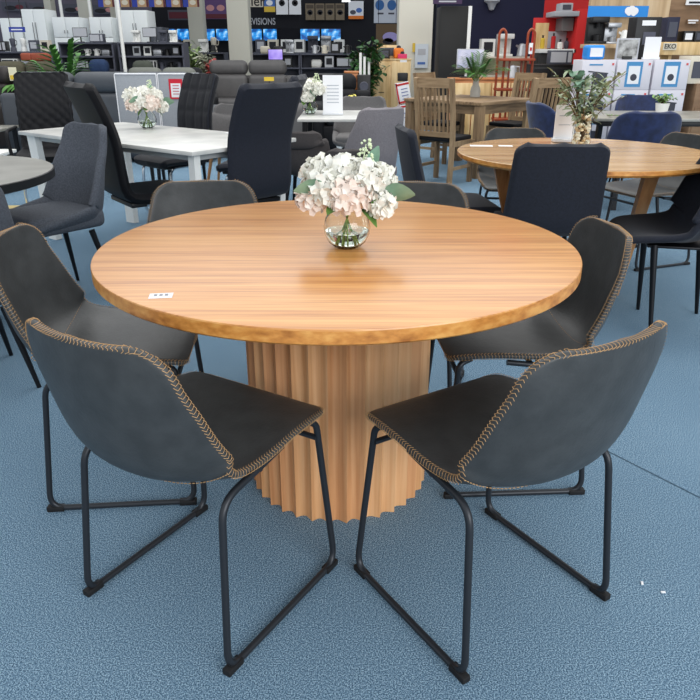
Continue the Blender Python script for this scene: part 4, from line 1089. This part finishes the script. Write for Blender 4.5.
# pine cabinet and what stands on it
t, zt = drawers('pine_cabinet', 'tall pale pine cabinet at the foot of the big white column', 371, 410, 60, 13.6, .55, PINE, 1, 2, yb=125, handle=BLACKM)
cx = t.location.x
b = MB(); b.box((-.13, -.287, zt-.22), (.12, .004, .16)); b.build('paper_note', PAPER, t)
b = MB(); b.box((.22, -.287, zt-.12), (.12, .004, .20)); b.build('paper_note', PAPER, t)
def item(name, label, cat, x0, x1, y0, zb, Y, D, m, r=.01, extra=None):
    c_, w, _, z1 = px_box(x0, x1, y0, y0+8, Y); h = z1-zb
    t = thing(name, label, cat, (c_, Y+D/2, zb+.0008))
    b = MB(); b.box((0, 0, h/2), (w, D, h), r, seg=3); b.build('body', m, t)
    if extra: extra(t, w, D, h)
    return t
def dark_front(t, w, D, h, m=SH):
    b = MB(); b.box((0, -D/2-.003, h*.5), (w*.7, .006, h*.6)); b.build('front_panel', m, t)
def lidded(t, w, D, h):
    b = MB(); b.lathe([(w*.25, 0), (w*.2, .03), (.02, .045), (0, .05)], 14, c=(0, 0, h-.005)); b.build('lid', m=MATS['paint_dark'], parent=t)
item('wall_cupboard', 'shallow pine hutch standing at the back of the pine cabinet', 'cupboard', 377, 397, 45, zt, 13.95, .18, PINE, .004, dark_front)
item('toaster_oven', 'black toaster oven on the pine cabinet', 'oven', 379, 390, 49, zt, 13.68, .22, BLACK, .01, dark_front)
item('storage_tin', 'bright orange tin on the pine cabinet', 'tin', 394, 404, 48, zt, 13.72, .2, ORG, .04, lidded)
item('gift_box', 'hot pink box on the right front of the pine cabinet', 'box', 398, 407, 54, zt, 13.62, .09, PINKH, .01, lidded)
# red edged cartons leaning beside the column
def leaning(label, x, y, z, w, h, tilt, yaw):
    t = thing('red_edged_carton', label, 'carton', (x, y, z), 0, 'red edged cartons'); t.rotation_euler = (0, R_(tilt), R_(yaw))
    b = MB(); b.box((0, 0, h/2), (w, .2, h), .003); b.build('box', WH, t)
    b = MB(); b.box((-w/2+.012, -.102, h/2), (.024, .004, h)); b.box((0, -.102, h-.03), (w, .004, .03)); b.box((0, -.102, .02), (w, .004, .03)); b.build('red_border', RED, t)
    b = MB()
    for k in range(4): b.box((.02, -.102, h*.2+k*h*.16), (w*.5, .003, .015))
    b.build('print', colour('print_blue', (120, 130, 170)), t)
q = atY(408, 125, 12.6)
leaning('white carton with red edges standing beside the pine cabinet', q.x, 12.6, .02, .25, .43, -8, 0)
leaning('white carton with red edges, balanced on top of the other by the pine cabinet', q.x-.065, 12.6, .47, .22, .33, -12, 0)
item('black_case', 'small black case on top of the leaning red edged cartons', 'case', 398, 408, 73, .81, 12.52, .18, BLACK, .01)
panel('column_notice', 'pale blue notice fixed on the right of the big white column', 'sign', 415, 428, 44, 68, 14.66, colour('notice', (206, 214, 222)), [(-.3, .3, .55, .8, LG), (-.3, .3, .15, .25, SKY)])
panel('column_notice', 'narrow yellow strip notice on the big white column', 'sign', 412.5, 415, 43, 52, 14.66, YEL)
# tall black display unit
cx, w, _, z1 = px_box(440, 467, 6, 60, 12.4)
t = thing('tall_black_cabinet', 'tall plain black cabinet with a white right edge, right of the white column', 'cabinet', (cx, 12.7, 0))
b = MB(); b.box((0, 0, z1/2), (w, .6, z1), .01); b.build('carcass', mat('soft_black', (30, 30, 30), .7), t)
b = MB(); b.box((w/2+.03, 0, z1/2), (.055, .62, z1)); b.build('edge_trim', WHITE, t)
panel('shop_sign', 'dark purple strip sign above the tall black cabinet', 'sign', 433, 462, -1, 4, 12.3, colour('plum', (56, 34, 70)), [(-.3, .3, .35, .65, LG)], hang=True)
# shelf of small things before the navy wall
X0, X1 = atY(468, 50, 14.6).x, atY(541, 50, 14.6).x
gondola('cream topped display counter in front of the navy wall', X0, X1, 14.6, (.45, .85, 1.18), m=CREAM)
fill(X0, X1, 14.6, 1.181, ['coffee machine', 'toaster', 'blender', 'boxed appliance', 'kettle'], ['black', 'silver', 'white', 'cream'], 'cream counter before the navy wall', 12, sc=1.1)
p = atY(492, 4, 15.5); t = thing('wall_ornament', 'small pale ornament hanging on the navy wall', 'ornament', (p.x, 15.52, p.z))
b = MB(); b.lathe([(0, -.12), (.05, -.1), (.09, 0), (.16, .05), (.15, .09), (0, .10)], 16); b.build('body', LG, t)
b = MB(); b.tube([(0, 0, .1), (0, .07, .2)], .01, 6); b.build('hook', SILV, t)
# orange sideboard with screen
t, zs = drawers('timber_sideboard', 'long orange timber sideboard behind the timber dining table', 452, 530, 80, 10.6, .5, ORANGEWOOD, 2, 4, yb=110, front=PINE)
cx, w, z0, z1 = px_box(457, 484, 49, 75, 10.8)
t = thing('computer_screen', 'pale lilac screen on the orange timber sideboard behind the palm fronds', 'screen', (cx, 10.85, zs+.001))
b = MB(); b.box((0, 0, (z1-zs)/2+.06), (w, .03, z1-zs-.12), .005); b.build('casing', LG, t)
b = MB(); b.box((0, -.018, (z1-zs)/2+.06), (w*.93, .004, (z1-zs-.12)*.9)); b.build('screen', screen_mat('pale_screen', (140, 150, 190), (196, 198, 222), (226, 224, 236), 3, .75), t)
b = MB(); b.box((0, .03, .008), (.25, .16, .016)); b.box((0, .03, .08), (.05, .03, .14)); b.build('stand', BLACK, t)
fill(atY(490, 80, 10.8).x, atY(529, 80, 10.8).x, 10.75, zs+.001, ['toaster', 'kettle', 'boxed appliance'], ['white', 'silver', 'cream'], 'orange timber sideboard', 77, sc=.8)
# red brown ladder shelf
cx, w, z0, z1 = px_box(498, 535, 28, 98, 9.9)
t = thing('ladder_shelf', 'tall red brown ladder shelf with arched tops behind the timber chairs', 'shelf', (cx, 10.0, 0))
for s in (-1, 1):
    b = MB(); x = s*(w/2-.055); b.tube([(x-.045, 0, 0), (x-.045, 0, z1-.05), (x, 0, z1), (x+.045, 0, z1-.05), (x+.045, 0, 0)], .017, 8, fillet=.05); b.build('arched_post', REDWOOD, t)
for z in (.42, .80, 1.17):
    b = MB(); b.box((0, 0.0, z), (w-.02, .30, .03), .003); b.build('shelf_board', REDWOOD, t)
for x in (-.06, .10):
    b = MB(); b.box((x, .05, .60), (.025, .02, 1.14)); b.build('upright', REDWOOD, t)
panel('price_card', 'white price card clipped on the right post of the ladder shelf', 'sign', 529, 532.5, 43, 54, 9.85, PAPER, [(-.3, .3, .3, .6, RED)])
# red kitchen display
Yk = 13.2
def kb(x0, x1, y0, y1, Y, D):
    cx, w, z0, z1 = px_box(x0, x1, y0, y1, Y); return cx, w, z0, z1
cx0 = kb(549, 588, 10, 57, Yk, .6)
t = thing('kitchen_display', 'red kitchen display unit with white worktop and grey hood, before the red wall', 'kitchen unit', (cx0[0], Yk, 0))
def kpart(nm, x0, x1, y0, y1, dy, D, m, z=None, r=.004):
    cx, w, z0, z1 = px_box(x0, x1, y0, y1, Yk)
    if z is not None: z0 = z
    b = MB(); b.box((cx-cx0[0], dy+D/2, (z0+z1)/2), (w, D, z1-z0), r); return b.build(nm, m, t)
kpart('side_panel', 571, 588, 10, 57, -.3, .62, REDWALL, z=0)
kpart('back_panel', 536, 571, 17, 57, .28, .03, REDWALL, z=0)
kpart('worktop', 535, 571, 49, 53, -.3, .58, WHITE)
kpart('base_cupboard', 535, 571, 53, 60, -.26, .54, BLACK, z=0)
kpart('header_shelf', 550, 574, 12, 17, -.31, .58, LG)
kpart('splashback', 549, 571, 31, 48, .26, .02, colour('pale_splash', (206, 212, 220)))
kpart('extractor_hood', 560, 571, 18, 31, -.15, .42, colour('hood_grey', (120, 118, 118)))
zw = px_box(540, 550, 40, 49, Yk)[3]
zw = px_box(535, 571, 49, 53, Yk)[3]
item('chopping_board', 'upright tan chopping board on the worktop of the red kitchen display', 'board', 536, 549, 23, zw, Yk-.05, .04, PINE, .004)
item('glass_bottle', 'yellow bottle on the worktop of the red kitchen display', 'bottle', 541, 545, 38, zw, Yk-.2, .07, YEL, .02, lidded)
item('red_canister', 'red canister on the worktop of the red kitchen display', 'canister', 552, 556, 36, zw, Yk-.1, .08, RED, .02, lidded)
item('white_canister', 'white canister on the worktop of the red kitchen display', 'canister', 558, 563, 42, zw, Yk-.2, .08, WHITE, .02, lidded)
item('grey_canister', 'grey canister at the right of the red kitchen worktop', 'canister', 565, 569, 41, zw, Yk-.1, .08, SH, .02, lidded)
zh = px_box(550, 574, 12, 17, Yk)[3]
item('carton', 'grey carton with a white top on the red kitchen display', 'carton', 561, 573, 3, zh, Yk-.2, .3, LG, .004, dark_front)
# black sideboard in front of kitchen
t, zb = drawers('black_sideboard', 'low black sideboard in front of the red kitchen display', 532, 588, 66, 11.2, .45, BLACK, 2, 3, yb=80, front=BLACKLEA)
fill(atY(534, 60, 11.4).x, atY(586, 60, 11.4).x, 11.4, zb+.001, ['toaster', 'microwave', 'toaster'], ['black', 'black', 'grey', 'silver'], 'low black sideboard', 60, sc=.75)

# right side: timber slat wall, sign, shelves, cartons
WS = wood('beige_slat_wall', (160, 132, 98), (190, 162, 126), (206, 182, 148), (14, 2, 1), .7, (8, 1, .4))
xw0, xw1 = atY(589, 20, 10.4).x, atY(668, 20, 10.4).x
wall('wall_slats', xw0, xw1, 10.4, 10.5, 4.2, WS)
wall('wall_brown', xw1, atY(800, 20, 10.4).x, 10.4, 10.5, 4.2, wood('brown_board', (104, 80, 58), (128, 100, 74), (146, 118, 90), (3, 2, 12), .7, (1, 1, 4)))
SBLUE = colour('sign_blue', (36, 134, 214))
t = panel('shop_sign', 'bright blue strip sign with a white emblem on the beige slat wall', 'sign', 588, 648, 6, 17, 10.3, SBLUE)
w_ = px_box(588, 648, 6, 17, 10.3)[1]
b = MB()
for (dx_, dz_, r_) in ((-.045, .075, .045), (.0, .085, .05), (.045, .07, .045), (-.03, .05, .035), (.03, .045, .035)):
    b.lathe([(0, 0), (r_, 0)], 18); n_ = len(b.v)-36; b.v[n_:] = [(w_*.22+dx_+x, -.014-.0006*len(b.v)/36, dz_+y) for x, y, z in b.v[n_:]]
b.build('emblem', WH, t, smooth=False)
# wall shelf with machines
def wall_shelf(label, x0, x1, yb, Y, D, m, th=.05):
    cx, w, z0, z1 = px_box(x0, x1, yb-1, yb, Y); b = MB(); b.box((0, 0, 0), (w, D, th), .004)
    t = thing('wall_shelf', label, 'shelf', (cx, Y+D/2, z1-th/2)); b.build('shelf_board', m, t)
    b = MB(); b.box((-w*.35, 0, -z1/2), (.04, D*.6, z1-th)); b.box((w*.35, 0, -z1/2), (.04, D*.6, z1-th)); b.build('support', m, t); return z1
zq = wall_shelf('beige shelf under the blue sign, holding coffee machines', 589, 645, 45, 9.95, .38, WS)
for i, (k, h, x_, s_) in enumerate((('coffee machine', 'black', 596, .9), ('coffee machine', 'silver', 611, .7), ('kettle', 'white', 624, .8), ('toaster', 'white', 636, .75))):
    p = atY(x_, 40, 10.1); put(k, h, (p.x, 10.1, zq+.001), 0, '%s %s on the beige shelf under the blue sign' % (h, k), 'machines under the blue sign', s_)
zr = wall_shelf('thick pale timber shelf at the right edge above the cartons', 664, 740, 43, 9.6, .45, PINE, .15)
cx, w, z0, z1 = px_box(664, 677, 43, 50, 9.57)
ws = [o for o in COL.objects if o.get('label', '').startswith('thick pale timber shelf')][0]
b = MB(); b.box((cx-ws.location.x, 9.59-ws.location.y, (z0+z1)/2-ws.location.z), (w, .02, z1-z0)); b.build('name_plate', CREAM, ws)
text_mesh('EKO', .075, BRN, ws, (cx-ws.location.x, 9.577-ws.location.y, (z0+z1)/2-ws.location.z))
cx, w, _, z1 = px_box(636, 668, 16, 40, 9.0)
Yc = 8.75
# white fryer cartons
CW = colour('carton_white', (214, 212, 220)); CB = colour('carton_blue', (70, 140, 190)); CD = colour('carton_dark', (58, 60, 72)); CRD = colour('carton_red', (206, 90, 90))
def fryer_carton(label, cx, z0, w, h, D, Y, pic):
    t = thing('appliance_carton', label, 'carton', (cx, Y+D/2, z0), 0, 'stacked white appliance cartons')
    b = MB(); b.box((0, 0, h/2), (w, D, h), .004); b.build('box', CW, t)
    y = -D/2-.0015
    if pic == 'blue':
        b = MB(); b.box((0, y, h*.52), (w*.46, .003, h*.84)); b.build('blue_print', CB, t)
        b = MB(); b.box((0, y-.002, h*.5), (w*.33, .003, h*.6)); b.build('white_print', WH, t)
        b = MB(); b.lathe([(0, 0), (.035, 0)], 14); b.v = [(x, y-.004, z+h*.42) for x, z, q in b.v]; b.build('dark_print', CD, t, smooth=False)
    else:
        b = MB(); b.box((0.02, y, h*.32), (w*.44, .003, h*.5)); b.build('dark_print', CD, t)
        b = MB(); b.bar((-w*.3, y-.002, h*.62), (w*.3, y-.002, h*.55), .012, .003, up=(0, 1, 0)); b.build('handle_print', CD, t)
        b = MB(); b.box((-.03, y, h*.84), (w*.4, .003, h*.05)); b.build('line_print', CB, t)
    b = MB(); b.box((w*.42, y, h*.86), (.022, .003, .022)); b.build('red_mark', CRD, t)
rw = ['top', 'second', 'third', 'bottom']
Yb = 7.95
cols = [(581, 615), (616, 651.5), (653, 689)]
ztop = [px_box(a_, b_, 60, 87, Yb)[3] for a_, b_ in cols]; hh = ztop[1]/4
for ci, (a_, b_) in enumerate(cols):
    for ri in range(4):
        cx, w, _, _ = px_box(a_, b_, 60, 87, Yb)
        fryer_carton('white appliance carton, %s row of the stack, %s column%s' % (rw[ri], ('left', 'middle', 'right')[ci], ' with blue picture' if ri == 0 and ci else ''), cx, hh*(3-ri)+.0005*(4-ri), w-.008, hh-.001, .34, Yb, 'blue' if ri == 0 and ci else 'dark')
zt = hh*4+.002
item('blue_white_carton', 'blue and white rounded carton standing on the left column of white cartons', 'carton', 588, 606, 45, zt, Yb+.05, .2, SBLUE, .03, lambda t, w, D, h: dark_front(t, w, D, h, WH))
t = thing('glass_rack', 'silver framed display picture leaning on the white cartons', 'display', (px_box(620, 643, 38, 60, Yb)[0], Yb+.12, zt)); hq = px_box(620, 643, 38, 60, Yb)[3]-zt; wq = px_box(620, 643, 38, 60, Yb)[1]
b = MB(); b.box((0, 0, hq/2), (wq, .02, hq), .004); b.build('frame', LG, t)
b = MB(); b.box((0, -.012, hq/2), (wq*.86, .004, hq*.86)); b.build('picture', mat('silver_picture', (80, 78, 76), .3, c2=(188, 188, 186), vscale=14), t)
b = MB(); b.box((0, -.03, .02), (wq*.4, .03, .03)); b.build('black_clip', BLACK, t)
t = card_stand('plain white sheet standing on the white cartons', (px_box(648, 664, 36, 60, Yb)[0], Yb+.1, zt+.001), px_box(648, 664, 36, 60, Yb)[1], px_box(648, 664, 36, 60, Yb)[3]-zt-.03, 0, 0)
item('black_carton', 'large black carton with a white label and appliance picture behind the white cartons', 'carton', 637, 662, 17, zt, Yb+.36, .25, BLACK, .004,
     lambda t, w, D, h: [MB().box((0, -D/2-.003, h*.86), (w*.55, .004, h*.12)).build('white_label', WH, t), MB().box((.02, -D/2-.003, h*.5), (w*.5, .004, h*.3)).build('picture_print', SH, t)])
item('navy_carton', 'dark navy carton beside the large black carton', 'carton', 668, 680, 17, zr, 9.65, .3, colour('carton_navy', (32, 34, 58)), .004, dark_front)
item('black_carton', 'small black carton with white mark on the thick timber shelf', 'carton', 684, 694, 31, zr, 9.65, .22, BLACK, .004, lambda t, w, D, h: dark_front(t, w, D, h, WH))
item('black_carton', 'small black carton at the right edge of the thick timber shelf', 'carton', 695, 708, 31, zr, 9.65, .22, BLACK, .004, dark_front)
panel('wall_plate', 'white lettered plate high on the brown board wall', 'sign', 686, 712, 0, 5, 10.35, WH, [(-.4, .4, .3, .7, DK)])
panel('wall_plate', 'small white lettered plate on the brown board wall above the black cartons', 'sign', 687, 699, 19, 24, 10.35, colour('brown_plate', (120, 94, 70)), [(-.45, .4, .55, .85, WH), (-.4, .2, .1, .35, WH)])
cx, w, z0, z1 = px_box(690, 730, 84, 140, Yb)
t = thing('brown_drawer_unit', 'brown timber block unit at the right edge beside the white cartons', 'cabinet', (cx+.02, Yb+.25, 0))
b = MB(); b.box((0, 0, z1/2), (w, .5, z1), .006); b.build('carcass', MATS['brown_board'], t)
b = MB(); b.box((0, -.256, z1*.6), (w*.9, .014, z1*.3)); b.build('drawer', MATS['brown_board'], t)
item('white_box', 'white box with dark photo standing on the brown timber block unit', 'box', 691, 712, 56, z1, Yb+.05, .3, CREAM, .004, dark_front)
b = MB(); b.box((0, 0, .002), (.012, .006, .003), .001)
for i, (x_, y_) in enumerate(((663, 593), (642, 584))):
    p = at(x_, y_, 0); s = b.build('paper_scrap', PAPER); s.location = (p.x, p.y, .001); s.rotation_euler = (0, 0, i*1.3)
    tag(s, ('larger', 'smaller')[i]+' white scrap lying on the carpet right of the front chairs', 'scrap', 'scraps on the carpet')

# ------------------------------------------------------------------ light
w = bpy.data.worlds.new('world'); sc.world = w; w.use_nodes = True
bg = w.node_tree.nodes['Background']; bg.inputs['Color'].default_value = (.92, .96, 1, 1); bg.inputs['Strength'].default_value = .74
def area(name, loc, target, sx, sy, e, col=(1, 1, 1)):
    l = bpy.data.lights.new(name, 'AREA'); l.shape = 'RECTANGLE'; l.size = sx; l.size_y = sy; l.energy = e; l.color = col
    o = bpy.data.objects.new(name, l); COL.objects.link(o); o.location = loc
    o.rotation_euler = (Vector(target)-Vector(loc)).to_track_quat('-Z', 'Y').to_euler(); return o
area('shopfront_daylight', (4.5, -5.0, 3.2), (0, 3, .5), 7, 3.5, 430, (.95, .98, 1))
area('ceiling_light_bank', (0, 8, 5), (0, 8, 0), 10, 8, 300, (1, .98, .94))
sc.view_settings.view_transform = 'Standard'; sc.view_settings.look = 'None'; sc.view_settings.exposure = .38; sc.view_settings.gamma = 1
sc.view_settings.use_curve_mapping = False
